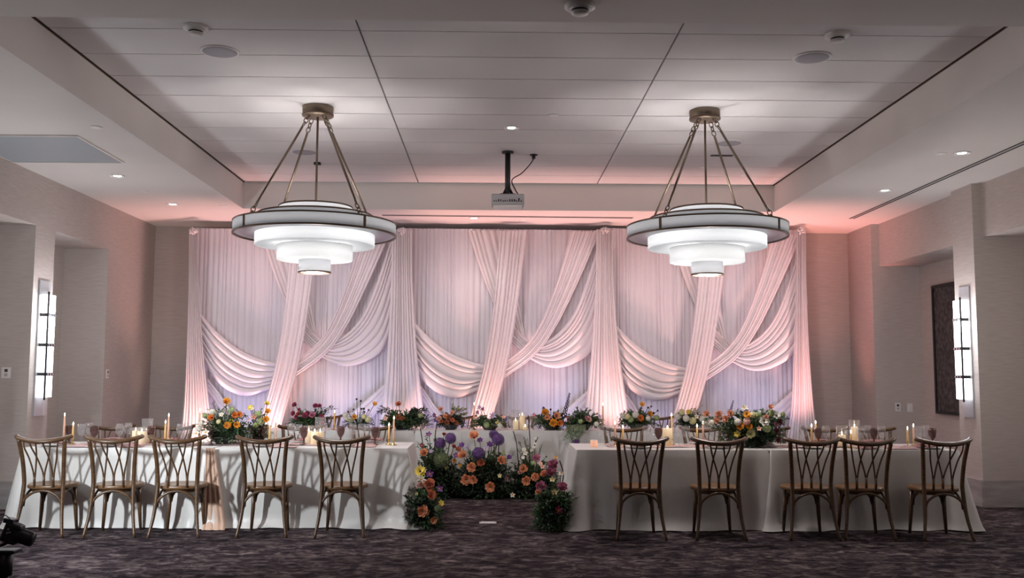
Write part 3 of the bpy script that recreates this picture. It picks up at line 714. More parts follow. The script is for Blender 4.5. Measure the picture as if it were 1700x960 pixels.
# ------------------------------------------------------------------ tableware
def proto_glass():
    t = thing('wine_glass', '', 'glass')
    ob('bowl', G().lathe([(.004, .088), (.022, .094), (.036, .115), (.041, .145), (.037, .185), (.033, .205)], 20), M['glass'], t)
    ob('stem', G().lathe([(.033, .0015), (.030, .004), (.006, .010), (.0038, .03), (.0038, .075), (.006, .09)], 16), M['glass'], t); return t
def proto_goblet():
    t = thing('mauve_goblet', '', 'goblet')
    ob('bowl', G().lathe([(.004, .065), (.020, .072), (.033, .095), (.041, .13), (.041, .165), (.038, .178), (.035, .178), (.037, .165), (.036, .13), (.028, .10), (.0, .085)], 20), M['mauveglass'], t)
    ob('stem', G().lathe([(.0, 0), (.036, .0), (.034, .006), (.012, .014), (.0075, .03), (.011, .042), (.0075, .052), (.012, .068)], 16), M['mauveglass'], t); return t
def proto_taper(wax, h):
    t = thing('taper_candle', '', 'candle')
    ob('holder', G().lathe([(0, 0), (.036, 0), (.036, .005), (.010, .010), (.007, .03), (.013, .045), (.016, .06), (.012, .06), (.0, .055)], 16), M['brass'], t)
    ob('candle', G().lathe([(.0, .05), (.0115, .05), (.0105, .06+h*.5), (.0085, .06+h), (.003, .066+h), (0, .066+h)], 14), M[wax], t)
    ob('flame', G().lathe([(0, h+.068), (.004, h+.073), (.006, h+.081), (.004, h+.092), (0, h+.103)], 10), M['flame'], t); return t
def proto_pillar(h, hg, r=.036):
    t = thing('pillar_candle', '', 'candle')
    ob('candle', G().lathe([(0, .004), (r, .004), (r, h-.004), (r-.005, h), (r-.014, h-.006), (0, h-.010)], 24), M['wax'], t)
    ob('flame', G().lathe([(0, h-.006), (.004, h+.000), (.006, h+.009), (.004, h+.020), (0, h+.031)], 10), M['flame'], t)
    if hg: ob('glass_cylinder', G().lathe([(0, .002), (r+.017, .002), (r+.018, .006), (r+.018, hg), (r+.0165, hg+.002)], 28), M['glass'], t)
    return t
PG, PM = proto_glass(), proto_goblet()
PT = {('honey', .15): None}
protos = {}
first = {}
def place(key, maker, loc, rz, label, group):
    if key not in protos:
        o = maker(); protos[key] = o; o.location = loc; o.rotation_euler = (0, 0, rz); o['label'] = label; o['group'] = group; return o
    return dup(protos[key], loc, rz, label, group)
for o in (PG, PM):
    for ch in list(o.children): bpy.data.objects.remove(ch)
    bpy.data.objects.remove(o)
TZ = .7655
def tpos(px, Y): p = at(px, 700, Y=Y); p.z = TZ; return p
LN = lambda px: tuple(px)
# (pixel column, depth offset from the table's near edge)
def glasses(tab, side, lst, maker, key, what, cat_group, words):
    for k, (px, dy) in enumerate(lst):
        p = tpos(px, tab[2]+dy)
        place(key, maker, p, 0, words[k] if isinstance(words, list) else f'{what}, {ordn2[k]} {words}', cat_group)
ordn2 = ['first', 'second', 'third', 'fourth', 'fifth', 'sixth', 'seventh', 'eighth', 'ninth', 'tenth', 'eleventh', 'twelfth', 'thirteenth', 'fourteenth', 'fifteenth', 'sixteenth']
glasses(LT, 'l', [(116, .62), (157, .50), (251, .52), (352, .36), (438, .62), (505, .40), (566, .60), (623, .42)], proto_goblet, 'goblet', 'smoky mauve goblet', 'mauve goblets', 'of its kind from the left end of left table')
glasses(RT, 'r', [(1093, .55), (1213, .50), (1358, .55), (1450, .55), (1547, .58)], proto_goblet, 'goblet', 'smoky mauve goblet', 'mauve goblets', 'of its kind from the aisle on right table')
glasses(LT, 'l', [(136, .42), (149, .66), (199, .5), (213, .66), (300, .5), (312, .68), (484, .60), (496, .44), (586, .62), (601, .58), (612, .48)], proto_glass, 'wine', 'clear stemmed wine glass', 'wine glasses', 'of its kind from the left end of left table')
glasses(RT, 'r', [(997, .55), (1012, .46), (1073, .48), (1086, .62), (1126, .55), (1139, .45), (1184, .48), (1203, .62), (1334, .55), (1371, .52), (1428, .46), (1441, .62), (1463, .48), (1525, .5), (1537, .66)], proto_glass, 'wine', 'clear stemmed wine glass', 'wine glasses', 'of its kind from the aisle on right table')
glasses(HT_, 'h', [(582, .14), (597, .16), (612, .14), (843, .25), (885, .3)], proto_glass, 'wine', 'clear stemmed wine glass', 'wine glasses', 'of its kind from the left on the head table')
def taper(px, tab, dy, wax, h, label): place(('t', wax, h), lambda: proto_taper(wax, h), tpos(px, tab[2]+dy), 0, label, 'taper candles')
taper(107, LT, .52, 'blushwax', .21, 'tall blush taper candle at the left end of left table')
taper(122, LT, .46, 'honey', .12, 'short honey taper candle at the left end of left table')
taper(275, LT, .50, 'honey', .14, 'honey taper candle behind the third near chair of left table')
taper(280, LT, .46, 'blushwax', .21, 'tall blush taper candle behind the third near chair of left table')
taper(331, LT, .66, 'blushwax', .25, 'blush taper candle left of the marigold arrangement')
taper(448, LT, .55, 'honey', .12, 'honey taper candle right of the marigold arrangement')
taper(458, LT, .60, 'blushwax', .15, 'blush taper candle behind the fourth near chair of left table')
taper(646, LT, .45, 'honey', .12, 'short honey taper candle at the aisle end of left table')
taper(654, LT, .40, 'blushwax', .19, 'tall copper taper candle at the aisle end of left table')
taper(555, HT_, .2, 'honey', .15, 'honey taper candle on the head table beside the magenta flowers')
taper(787, HT_, .35, 'blushwax', .25, 'tall taper candle on the head table left of the purple iris')
taper(1001, HT_, .3, 'blushwax', .25, 'tall taper candle on the head table behind the mauve rose')
taper(1021, RT, .42, 'blushwax', .15, 'blush taper candle at the aisle end of right table')
taper(1034, RT, .48, 'honey', .11, 'honey taper candle at the aisle end of right table')
taper(1115, RT, .70, 'honey', .22, 'tall honey taper candle behind the big pillar of right table')
taper(1157, RT, .5, 'honey', .12, 'honey taper candle behind the second near chair of right table')
taper(1167, RT, .46, 'blushwax', .15, 'blush taper candle behind the second near chair of right table')
taper(1347, RT, .58, 'honey', .12, 'honey taper candle behind the third near chair of right table')
taper(1354, RT, .66, 'honey', .15, 'taller honey taper candle behind the third near chair of right table')
taper(1412, RT, .35, 'honey', .07, 'very short taper candle between the two right pillar candles')
taper(1506, RT, .48, 'honey', .10, 'honey taper candle near the outer end of right table')
taper(1516, RT, .62, 'blushwax', .12, 'pale taper candle near the outer end of right table')
def pillar(px, tab, dy, h, hg, label, r=.036): place(('p', h, hg, r), lambda: proto_pillar(h, hg, r), tpos(px, tab[2]+dy), 0, label, 'pillar candles')
pillar(226, LT, .58, .13, .16, 'short ivory pillar candle in glass, left of the cluster on left table')
pillar(236, LT, .42, .13, .17, 'ivory pillar candle at the front of the cluster on left table', .038)
pillar(245, LT, .62, .12, .25, 'ivory pillar candle in the tallest glass of the left cluster')
pillar(513, LT, .62, .13, .18, 'ivory pillar candle in glass behind the mauve goblet on left table')
pillar(523, LT, .42, .13, .0, 'open ivory pillar candle at the middle of left table', .042)
pillar(532, LT, .60, .12, .27, 'ivory pillar candle in a tall glass at the middle of left table')
pillar(856, HT_, .22, .12, .26, 'ivory pillar candle in the tall glass on the head table')
pillar(867, HT_, .26, .19, .22, 'taller ivory pillar candle in glass on the head table')
pillar(872, HT_, .12, .05, .08, 'tiny ivory candle in glass on the head table', .028)
pillar(1108, RT, .42, .18, .0, 'big ivory pillar candle on right table near the aisle', .05)
pillar(1397, RT, .42, .12, .21, 'ivory pillar candle low in its glass on right table')
pillar(1418, RT, .58, .19, .26, 'ivory pillar candle in the tallest glass on right table')
p = tpos(986, RT[2]+.34); t = thing('votive_cup', 'small frosted blush votive cup at the aisle end of right table', 'votive', p)
ob('cup', G().lathe([(0, 0), (.033, 0), (.036, .01), (.036, .062), (.031, .066), (.029, .05), (0, .045)], 20), M['votive'], t); ob('rim', G().lathe([(.031, .066), (.034, .068), (.036, .064)], 20), M['plate'], t)
# place settings
def setting(x, y, sg, lab, seed):
    r = random.Random(seed)
    t = thing('dinner_plate', f'stoneware plate {lab}', 'plate', (x, y, TZ), 0, 'dinner plates')
    ob('dish', G().lathe([(0, .004), (.085, .004), (.095, .010), (.138, .018), (.140, .021), (.095, .014), (.08, .009), (0, .009)], 30), M['plate'], t)
    ph = r.uniform(0, 6)
    # gathered napkin across the plate, one end over the table edge
    def fn(i, j):
        u = i-.5; L = .30; yy = -sg*(.10-L*j)*1.0
        wd = .075+.035*abs(j-.4)+.02*math.sin(5*j+ph)
        xx = u*wd*1.6+.03*math.sin(3*j+ph); zz = .026+.022*abs(math.sin(9*i+2*j+ph))*(.4+j*(1-j)*3)
        return (xx, -sg*.13*(1-2*j)*.9, zz)
    n_ = ob('napkin', G().grid(fn, 22, 14), M['napkin']); n_.location = (x, y, TZ); tag(n_, f'dusty rose napkin {lab}', 'napkin', 'gathered napkins')
    n_.rotation_euler = (0, 0, r.uniform(-.25, .25)+PI/2*(seed % 2))
    md = n_.modifiers.new('thick', 'SOLIDIFY'); md.thickness = .003
    for dx, nm in ((-.175, 'fork'), (.175, 'knife')):
        k_ = thing(nm, f'gold {nm} {lab}', nm, (x+dx, y, TZ), 0, 'gold cutlery')
        ob('handle', G().box(-.006, .006, -.10, .02, .001, .004), M['steel'], k_, False)
        if nm == 'fork': ob('tines', G().box(-.011, .011, .02, .05, .001, .003).box(-.011, -.007, .05, .09, .001, .003).box(-.003, .003, .05, .09, .001, .003).box(.007, .011, .05, .09, .001, .003), M['steel'], k_, False)
        else: ob('blade', G().add([(-.006, .02, .001), (.008, .02, .001), (.008, .08, .001), (.0, .10, .001), (-.006, .09, .001), (-.006, .02, .0035), (.008, .02, .0035), (.008, .08, .0035), (.0, .10, .0035), (-.006, .09, .0035)], [(4, 3, 2, 1, 0), (5, 6, 7, 8, 9), (0, 1, 6, 5), (1, 2, 7, 6), (2, 3, 8, 7), (3, 4, 9, 8), (4, 0, 5, 9)]), M['steel'], k_, False)
    return t
sd = 0
for tab, cols_, tb, fr in ((LT, (66, 179, 288, 433, 563), 'left', 'left wall'), (RT, (1065, 1197, 1352, 1446, 1571), 'right', 'aisle')):
    for k, px in enumerate(cols_):
        p = tpos(px+ (4 if tb == 'left' else -4), tab[2]+.17); sd += 1
        x = max(tab[0]+.2, min(tab[1]-.2, p.x))
        setting(x, p.y, 1, f'at {ordn[k]} near seat from the {fr}, {tb} table', sd)
for tab, cols_, tb, fr in ((LT, (190, 287, 395, 503, 616), 'left', 'left wall'), (RT, (1033, 1165, 1270, 1364, 1448), 'right', 'aisle')):
    for k, px in enumerate(cols_):
        p = tpos(px, tab[3]-.17); sd += 1
        x = max(tab[0]+.2, min(tab[1]-.2, p.x))
        setting(x, p.y, -1, f'at {ordn[k]} far seat from the {fr}, {tb} table', sd)
# napkins and runner bunches that spill over the near edge
def bunch(px, tab, wdt, h, drop, mt, label, seed, dy=.05):
    r = random.Random(seed); p = tpos(px, tab[2]+dy); ph = r.uniform(0, 6)
    def fn(i, j):
        a = (i-.5)*wdt; s = math.sin(PI*i)
        zz = h*s*(.6+.4*math.sin(7*i+4*j+ph))*math.sin(PI*min(1, j*1.05))**.6+.006
        return (a+.012*math.sin(9*j+ph), -.05+.16*j*(1-.2*s), zz)
    o = ob('bunched_napkin', G().grid(fn, 26, 16), M[mt]); o.location = p; o.modifiers.new('t', 'SOLIDIFY').thickness = .003
    return tag(o, label, 'napkin', 'bunched napkins')
bunch(216, LT, .22, .05, .05, 'napkin', 'dark rose napkin bunched between the second and third near chairs', 1)
bunch(1437, RT, .16, .07, .03, 'napkin', 'dark rose napkin bunched between right pillar candles and fourth chair', 2, .08)
bunch(1500, RT, .30, .035, 0, 'runner', 'pale mauve napkin bunched beside the honey tapers of right table', 3, .10)
bunch(1524, RT, .14, .06, 0, 'napkin', 'dark folded napkin in front of the outer wine glasses', 4, .2)
bunch(470, LT, .26, .03, 0, 'runner', 'pale mauve napkin bunched between fourth and fifth near chairs', 5)
bunch(605, LT, .22, .04, 0, 'runner', 'blush napkin bunched right of the fifth near chair', 6, .12)
bunch(130, LT, .34, .03, 0, 'runner', 'pale mauve napkin at the left end of left table', 7)
# runner of gauze along each table's middle
for tab, l, s_ in ((LT, 'left', 4), (RT, 'right', 9)):
    def fn(i, j, tab=tab, s_=s_):
        x = tab[0]+.35+(tab[1]-tab[0]-.7)*i; c = (tab[2]+tab[3])/2+.04*math.sin(5*i*3+s_)
        return (x, c+(j-.5)*(.26+.05*math.sin(17*i+s_)), TZ-.001+.006*abs(math.sin(23*i+9*j+s_))+.004*abs(math.sin(40*j)))
    tag(ob('table_runner', G().grid(fn, 160, 14), M['runner']), f'dusty mauve gauze runner along the {l} table', 'runner', 'gauze runners')

# ------------------------------------------------------------------ flowers
def petal(g, M4, L, W, cup, nx=3, ny=3, curl=0):
    v = []
    for j in range(ny+1):
        t = j/ny; wd = W*math.sin(PI*(.12+.80*t)) if t < 1 else W*.35
        for i in range(nx+1):
            u = i/nx*2-1
            v.append(M4 @ Vector((u*wd*.5, L*t, cup*(u*u)*wd+L*.35*t*t*(cup+.2)-curl*max(0, t-.7)*L)))
    f = [(j*(nx+1)+i, j*(nx+1)+i+1, (j+1)*(nx+1)+i+1, (j+1)*(nx+1)+i) for j in range(ny) for i in range(nx)]
    g.add(v, f)
def m_rose(seed):
    g = G(); r = random.Random(seed)
    for n, tilt, L, W, rad in ((4, 87, .56, .40, .03), (5, 77, .68, .56, .07), (6, 65, .80, .72, .10), (7, 48, .92, .86, .13), (8, 28, 1.0, .92, .15)):
        for k in range(n):
            a = 2*PI*k/n+r.uniform(-.2, .2)+n; T = math.radians(tilt+r.uniform(-7, 7))
            M4 = Matrix.Rotation(a, 4, 'Z') @ Matrix.Translation((0, rad, 0)) @ Matrix.Rotation(T, 4, 'X')
            petal(g, M4, L*.85, W, .35, 3, 3, .5)
    return g.mesh('rose')
def m_daisy(n, L, W, seed, rows_=1):
    g = G(); r = random.Random(seed)
    for q in range(rows_):
        for k in range(n):
            M4 = Matrix.Rotation(2*PI*(k+q*.5)/n, 4, 'Z') @ Matrix.Rotation(math.radians(18+q*26+r.uniform(-6, 6)), 4, 'X')
            petal(g, M4, L*(1-q*.22), W, .12, 2, 3, .2)
    return g.mesh('daisy')
def m_button():
    return G().lathe([(0, .30), (.14, .27), (.24, .16), (.26, .02), (0, -.02)], 12).mesh('button')
def m_ball(n, seed, sz=.16, R=.86, rad_j=.05):
    """pompon head made of many small star florets"""
    g = G(); r = random.Random(seed)
    for k in range(n):
        z = 1-2*(k+.5)/n; th = k*2.39996; q = math.sqrt(1-z*z); d = Vector((q*math.cos(th), q*math.sin(th), z))
        M4 = Matrix.Translation(d*(R+r.uniform(-rad_j, rad_j))) @ d.to_track_quat('Z', 'Y').to_matrix().to_4x4() @ Matrix.Rotation(r.uniform(0, 6), 4, 'Z')
        v = [M4 @ Vector((0, 0, -.05))]
        for i in range(10):
            a = 2*PI*i/10; rr = sz if i % 2 == 0 else sz*.4; v.append(M4 @ Vector((rr*math.cos(a), rr*math.sin(a), .05 if i % 2 == 0 else 0)))
        g.add(v, [(0, 1+i, 1+(i+1) % 10) for i in range(10)])
    g.lathe([(0, -.72), (.5, -.5), (.72, 0), (.5, .5), (0, .72)], 12)
    return g.mesh('pompon')
def m_lily(seed):
    g = G()
    for k in range(6): petal(g, Matrix.Rotation(2*PI*k/6, 4, 'Z') @ Matrix.Rotation(math.radians(38 if k % 2 else 28), 4, 'X'), 1.05, .42, .25, 2, 4, .6)
    g.tube([(0, 0, 0), (.06, .03, .6)], .03, 5); g.tube([(0, 0, 0), (-.05, .05, .6)], .03, 5)
    return g.mesh('lily')
def m_spike(seed):
    """delphinium-like spike of unit height along z"""
    g = G(); r = random.Random(seed)
    for k in range(64):
        t = k/64; a = k*2.4; rad = .060*(1-t*.7)
        c = Vector((rad*math.cos(a), rad*math.sin(a), t)); s_ = .058*(1-.5*t)
        M4 = Matrix.Translation(c) @ Vector((math.cos(a), math.sin(a), .4)).to_track_quat('Z', 'Y').to_matrix().to_4x4()
        for q in range(4): petal(g, M4 @ Matrix.Rotation(q*PI/2, 4, 'Z') @ Matrix.Rotation(.6, 4, 'X'), s_, s_*.9, .2, 1, 2)
    g.tube([(0, 0, -.2), (0, 0, 1)], .012, 5)
    return g.mesh('spike')
FM = {'rose': [m_rose(i) for i in range(3)], 'daisy': [m_daisy(14, 1, .36, 1, 2)], 'anemone': [m_daisy(7, 1, .85, 2, 2)], 'allium': [m_ball(230, 1)], 'hyd': [m_ball(110, 2, .28, .8, .12)],
      'lily': [m_lily(1)], 'spike': [m_spike(1)], 'pod': [m_ball(30, 3, .3, .8)], 'ranun': [m_rose(7), m_rose(8)], 'tulip': [m_daisy(6, 1, .7, 5, 2)], 'bloss': [m_daisy(5, 1, .7, 6)]}
FN = {'rose': 'rose', 'daisy': 'daisy', 'anemone': 'anemone', 'allium': 'allium', 'hyd': 'hydrangea', 'lily': 'lily', 'spike': 'delphinium', 'pod': 'seed_pod', 'ranun': 'ranunculus', 'tulip': 'tulip', 'bloss': 'blossom'}
BTN = m_button()
_fc = {}
def flower_mesh(kind, col, i):
    ml = FM[kind]; k = (kind, col, i % len(ml))
    if k not in _fc:
        me = ml[i % len(ml)].copy(); me.materials.clear(); me.materials.append(PET[col]); _fc[k] = me
    return _fc[k]
def leaf(g, p, d, up, L, W):
    d = d.normalized(); s = d.cross(up)
    if s.length < 1e-4: s = Vector((1, 0, 0))
    s.normalize(); n = s.cross(d)
    a = p; b_ = p+d*(L*.45)+s*(W*.5)+n*(.12*L); c = p+d*L-n*(.10*L); e_ = p+d*(L*.45)-s*(W*.5)+n*(.12*L); m_ = p+d*(L*.5)
    g.add([a, b_, c, e_, m_], [(0, 1, 4), (1, 2, 4), (2, 3, 4), (3, 0, 4)])
def sprigs(root, targets, r, nl, L, W, gs, gl, dens=(.3, 1)):
    """thin stems from root to each target, with leaves along them"""
    for T in targets:
        ctrl = [tuple(root+Vector((r.uniform(-.03, .03), r.uniform(-.03, .03), 0))), tuple(root.lerp(T, .5)+Vector((0, 0, .15*(T-root).length))), tuple(T)]
        P = [Vector(lerpc(ctrl, k/6)) for k in range(7)]
        gs.tube(P, .0022, 3, False)
        for k in range(nl):
            t = dens[0]+(dens[1]-dens[0])*(k+.5)/nl; q = Vector(lerpc(ctrl, t)); q2 = Vector(lerpc(ctrl, min(1, t+.05)))
            ax = (q2-q); ax = ax.normalized() if ax.length > 1e-6 else Vector((0, 0, 1))
            side = Vector((r.uniform(-1, 1), r.uniform(-1, 1), r.uniform(-.5, .9)))
            leaf(gl, q, ax*.5+side, Vector((r.uniform(-.5, .5), r.uniform(-.5, .5), 1)), L*r.uniform(.6, 1.25), W*r.uniform(.7, 1.2))
fcount = [0]
def arrangement(name, label, cat, base, Y, flowers, ext, nspr, nl, L, W, leafm='leaf', seed=1, bowl=None, group=None, extra=None, top=None, skirt=0):
    """base: world point of the foot; ext: (px0,px1,py_top) reach of the foliage at depth Y; flowers: (px,py,kind,colour,px radius[,dy])"""
    r = random.Random(seed); B = Vector(base)
    t = thing(name, label, cat, B, 0, group)
    root = Vector((0, 0, .05))
    if bowl:
        br, bhh = bowl
        ob('bowl', G().lathe([(0, 0), (br*.6, 0), (br*.62, .01), (br, bhh), (br*.96, bhh), (br*.8, bhh*.6), (0, bhh*.5)], 20), M['soil'], t)
        root = Vector((0, 0, bhh*.6))
    gs, gl = G(), G()
    a, c = at(ext[0], ext[2], Y=Y)-B, at(ext[1], ext[2], Y=Y)-B
    rx0, rx1, hz = a.x*1.06, c.x*1.06, a.z*(1.1 if bowl else 1.0)
    dep = ext[3] if len(ext) > 3 else .5*(rx1-rx0)*.6
    tg = []
    for k in range(int(nspr*1.6)):
        th = r.uniform(0, 2*PI); el = r.random()
        u = math.cos(th)*math.sqrt(1-el*el*.9); v_ = math.sin(th)*math.sqrt(1-el*el*.9); q = r.uniform(.55, 1)**.5
        x = (rx1 if u > 0 else -rx0)*u*q; y = dep*v_*q; z = max(.02, root.z*.6+hz*el*q*r.uniform(.8, 1.05))
        if skirt and r.random() < skirt: z *= r.uniform(.05, .6)
        tg.append(Vector((x, y, z)))
    sprigs(root, tg, r, nl, L, W, gs, gl)
    st = G()
    for fl in flowers:
        px, py, kind, col, pr = fl[:5]; dy = fl[5] if len(fl) > 5 else r.uniform(-dep*1.1, -dep*.8)
        fcount[0] += 1
        pos = at(px, py, Y=Y+dy)-B; rad = pr*(Y+dy)/FPX
        o = ob(FN[kind], flower_mesh(kind, col, fcount[0]), None, t); o.location = pos
        if kind == 'spike':
            o.scale = (rad,)*3; d = Vector((fl[6] if len(fl) > 6 else r.uniform(-.2, .2), 0, 1))
            o.rotation_euler = d.to_track_quat('Z', 'Y').to_euler()
        else:
            out = (pos-Vector((0, 0, hz*.35))); out.y = -abs(out.y)-.12; out.normalize(); out += Vector((r.uniform(-.4, .4), -.55, r.uniform(.0, .5)))
            o.rotation_euler = out.to_track_quat('Z', 'Y').to_euler(); k_ = 1.15 if kind in ('allium', 'hyd', 'pod') else 1.2
            o.scale = (rad*k_, rad*k_, rad*k_*(.9 if kind != 'rose' else 1.0))
            if kind in ('anemone', 'daisy', 'lily', 'bloss'):
                cm = _fc.get(('btn', kind))
                if cm is None:
                    cm = BTN.copy(); cm.materials.clear(); cm.materials.append(PET['dark' if kind in ('anemone', 'daisy') else 'gold']); _fc[('btn', kind)] = cm
                ob('flower_centre', cm, None, o)
        mid = (root+pos)*.5; mid.x = root.x*.4+pos.x*.6
        st.tube([lerpc([tuple(root+Vector((pos.x*.25, pos.y*.25, 0))), tuple(mid), tuple(pos)], k/6) for k in range(7)], .0035 if kind != 'allium' else .006, 5, False)
    if st.v: ob('stems', st, M['stem'], t)
    f1 = ob('foliage', gl, M[leafm], t, False); f1['kind'] = 'stuff'; f2 = ob('twigs', gs, M['stem'], t); f2['kind'] = 'stuff'
    if extra: extra(t, B, r)
    return t
def filler(leafm, tgts, nl, L, W, seed, name='filler_foliage'):
    def f(t, B, r):
        for (lm, box, n, nl_, L_, W_) in tgts:
            gs, gl = G(), G(); rr = random.Random(seed+n)
            pts = []
            for k in range(n):
                p = at(rr.uniform(box[0], box[1]), rr.uniform(box[2], box[3]), Y=box[4]+rr.uniform(-.08, .08))-B; pts.append(p)
            sprigs(Vector((0, 0, .08)), pts, rr, nl_, L_, W_, gs, gl, (.55, 1.0))
            o = ob(name, gl, M[lm], t, False); o['kind'] = 'stuff'; o = ob('twigs', gs, M['stem'], t); o['kind'] = 'stuff'
    return f
yL = LT[2]+.45; yR = RT[2]+.45; yH = HT_[2]+.30
def tb(px, Y): p = tpos(px, Y); return (p.x, p.y, TZ)
arrangement('flower_arrangement', 'low bowl of marigold-yellow ranunculus and pale greenery on left table', 'flowers', tb(372, yL), yL,
    [(376, 668, 'ranun', 'gold', 6.5), (351, 694, 'ranun', 'orange', 5.5), (390, 690, 'ranun', 'orange', 5.5), (397, 689, 'ranun', 'orange', 5), (377, 707, 'ranun', 'gold', 6), (393, 706, 'ranun', 'gold', 5.5), (352, 684, 'hyd', 'white', 5), (363, 700, 'hyd', 'cream', 4), (384, 700, 'ranun', 'yellow', 3.5), (334, 703, 'hyd', 'white', 4.5), (340, 690, 'hyd', 'green', 4.5), (384, 681, 'hyd', 'green', 5), (412, 697, 'bloss', 'lav', 4), (330, 712, 'hyd', 'white', 5), (342, 718, 'bloss', 'white', 5), (326, 720, 'bloss', 'white', 5), (368, 689, 'bloss', 'white', 4)],
    (322, 414, 676, .20), 95, 11, .042, .018, 'leaf2', 1, (.12, .08), 'table flower bowls', filler('leaf', [('leafd', (350, 415, 705, 735, yL-.1), 50, 12, .05, .022), ('leaf', (340, 410, 690, 725, yL-.12), 26, 10, .045, .02)], 0, 0, 0, 5))
arrangement('flower_arrangement', 'smaller bowl of yellow poppies right of the marigold bowl on left table', 'flowers', tb(428, LT[2]+.66), LT[2]+.66,
    [(416, 678, 'tulip', 'yellow', 5), (419, 679, 'bloss', 'white', 3), (443, 671, 'ranun', 'yellow', 4.5), (444, 684, 'ranun', 'gold', 5), (441, 697, 'ranun', 'gold', 5.5), (428, 688, 'hyd', 'green', 6), (421, 693, 'bloss', 'blush', 5), (433, 700, 'hyd', 'green', 6), (424, 706, 'hyd', 'green', 5)],
    (408, 452, 684, .14), 40, 9, .04, .018, 'leaf2', 2, (.09, .07), 'table flower bowls')
arrangement('flower_arrangement', 'bowl of magenta roses at the left of the head table', 'flowers', tb(515, yH), yH,
    [(490, 673, 'rose', 'magenta', 4.5), (497, 681, 'rose', 'magenta', 3), (488, 687, 'rose', 'magenta', 4.5), (496, 688, 'rose', 'red', 4), (493, 693, 'rose', 'magenta', 4), (507, 691, 'rose', 'magenta', 5), (524, 675, 'rose', 'magenta', 4.5), (530, 675, 'rose', 'magenta', 4), (519, 690, 'rose', 'mauve', 5.5), (533, 694, 'rose', 'magenta', 5), (511, 687, 'rose', 'burg', 4), (534, 702, 'rose', 'mauve', 4)],
    (476, 556, 684, .18), 60, 10, .05, .022, 'leaf', 3, (.12, .08), 'head table flower bowls', filler('leafd', [('leafd', (538, 562, 676, 690, yH), 7, 10, .04, .018), ('leafd', (480, 540, 700, 712, yH-.1), 20, 9, .045, .02)], 0, 0, 0, 6))
arrangement('flower_arrangement', 'airy bowl of yellow blooms and dark pods on the head table', 'flowers', tb(595, yH), yH,
    [(588, 693, 'ranun', 'gold', 4.5), (573, 690, 'hyd', 'white', 4.5), (578, 696, 'hyd', 'cream', 3.5), (611, 697, 'hyd', 'cream', 5), (592, 663, 'pod', 'dark', 2), (599, 666, 'pod', 'dark', 2), (578, 684, 'pod', 'dark', 1.8), (587, 680, 'pod', 'dark', 1.8), (600, 679, 'pod', 'dark', 2), (604, 679, 'pod', 'dark', 2.2), (605, 684, 'pod', 'dark', 1.8), (612, 681, 'pod', 'dark', 1.8), (622, 671, 'tulip', 'gold', 4), (604, 692, 'hyd', 'cream', 4), (583, 699, 'hyd', 'green', 4)],
    (568, 622, 688, .15), 40, 9, .04, .016, 'leaf', 4, (.10, .07), 'head table flower bowls')
arrangement('flower_arrangement', 'greenery bowl with one tall coral rose on the head table', 'flowers', tb(668, yH), yH,
    [(662, 672, 'rose', 'coral', 5), (662, 694, 'rose', 'rust', 5), (640, 695, 'bloss', 'blush', 4), (669, 696, 'rose', 'rust', 4), (698, 690, 'hyd', 'green', 4), (720, 690, 'bloss', 'purple', 4), (724, 696, 'bloss', 'purple', 4)],
    (630, 716, 686, .18), 80, 11, .055, .024, 'leaf', 5, (.13, .08), 'head table flower bowls', filler('leafd', [('leafd', (684, 712, 678, 706, yH-.05), 26, 12, .06, .022), ('leafd', (626, 640, 676, 690, yH), 6, 9, .05, .022), ('leafd', (640, 712, 704, 716, yH-.16), 26, 10, .05, .022)], 0, 0, 0, 7))
arrangement('flower_arrangement', 'bowl of peach blooms and yellow-green sprays on the head table', 'flowers', tb(748, yH), yH,
    [(732, 680, 'ranun', 'peach', 4), (740, 692, 'rose', 'peach', 4.5), (751, 686, 'ranun', 'peach', 3.5), (746, 693, 'rose', 'rust', 4), (729, 696, 'rose', 'blush', 5), (733, 700, 'rose', 'coral', 4), (742, 702, 'rose', 'rust', 4.5), (757, 703, 'rose', 'rust', 4), (751, 698, 'rose', 'coral', 4), (724, 698, 'bloss', 'purple', 4)],
    (722, 772, 690, .16), 50, 10, .045, .02, 'leafd', 6, (.11, .08), 'head table flower bowls', filler('leafy', [('leafy', (752, 776, 676, 698, yH), 24, 10, .035, .02), ('leafy', (748, 756, 662, 676, yH), 4, 9, .022, .010)], 0, 0, 0, 8))
arrangement('flower_arrangement', 'bowl of purple iris and lavender blooms on the head table', 'flowers', tb(813, yH), yH,
    [(796, 678, 'lily', 'lav', 4.5), (802, 680, 'lily', 'purple', 4), (793, 686, 'lily', 'purple', 4), (818, 691, 'lily', 'lav', 6), (826, 703, 'bloss', 'cream', 5), (840, 697, 'rose', 'lav', 4), (836, 693, 'bloss', 'blush', 3.5), (808, 706, 'hyd', 'green', 5), (830, 707, 'hyd', 'white', 4)],
    (776, 846, 692, .16), 55, 10, .045, .02, 'leaf', 7, (.13, .07), 'head table flower bowls', filler('leaf2', [('leaf2', (800, 832, 696, 712, yH-.12), 20, 9, .04, .02)], 0, 0, 0, 9))
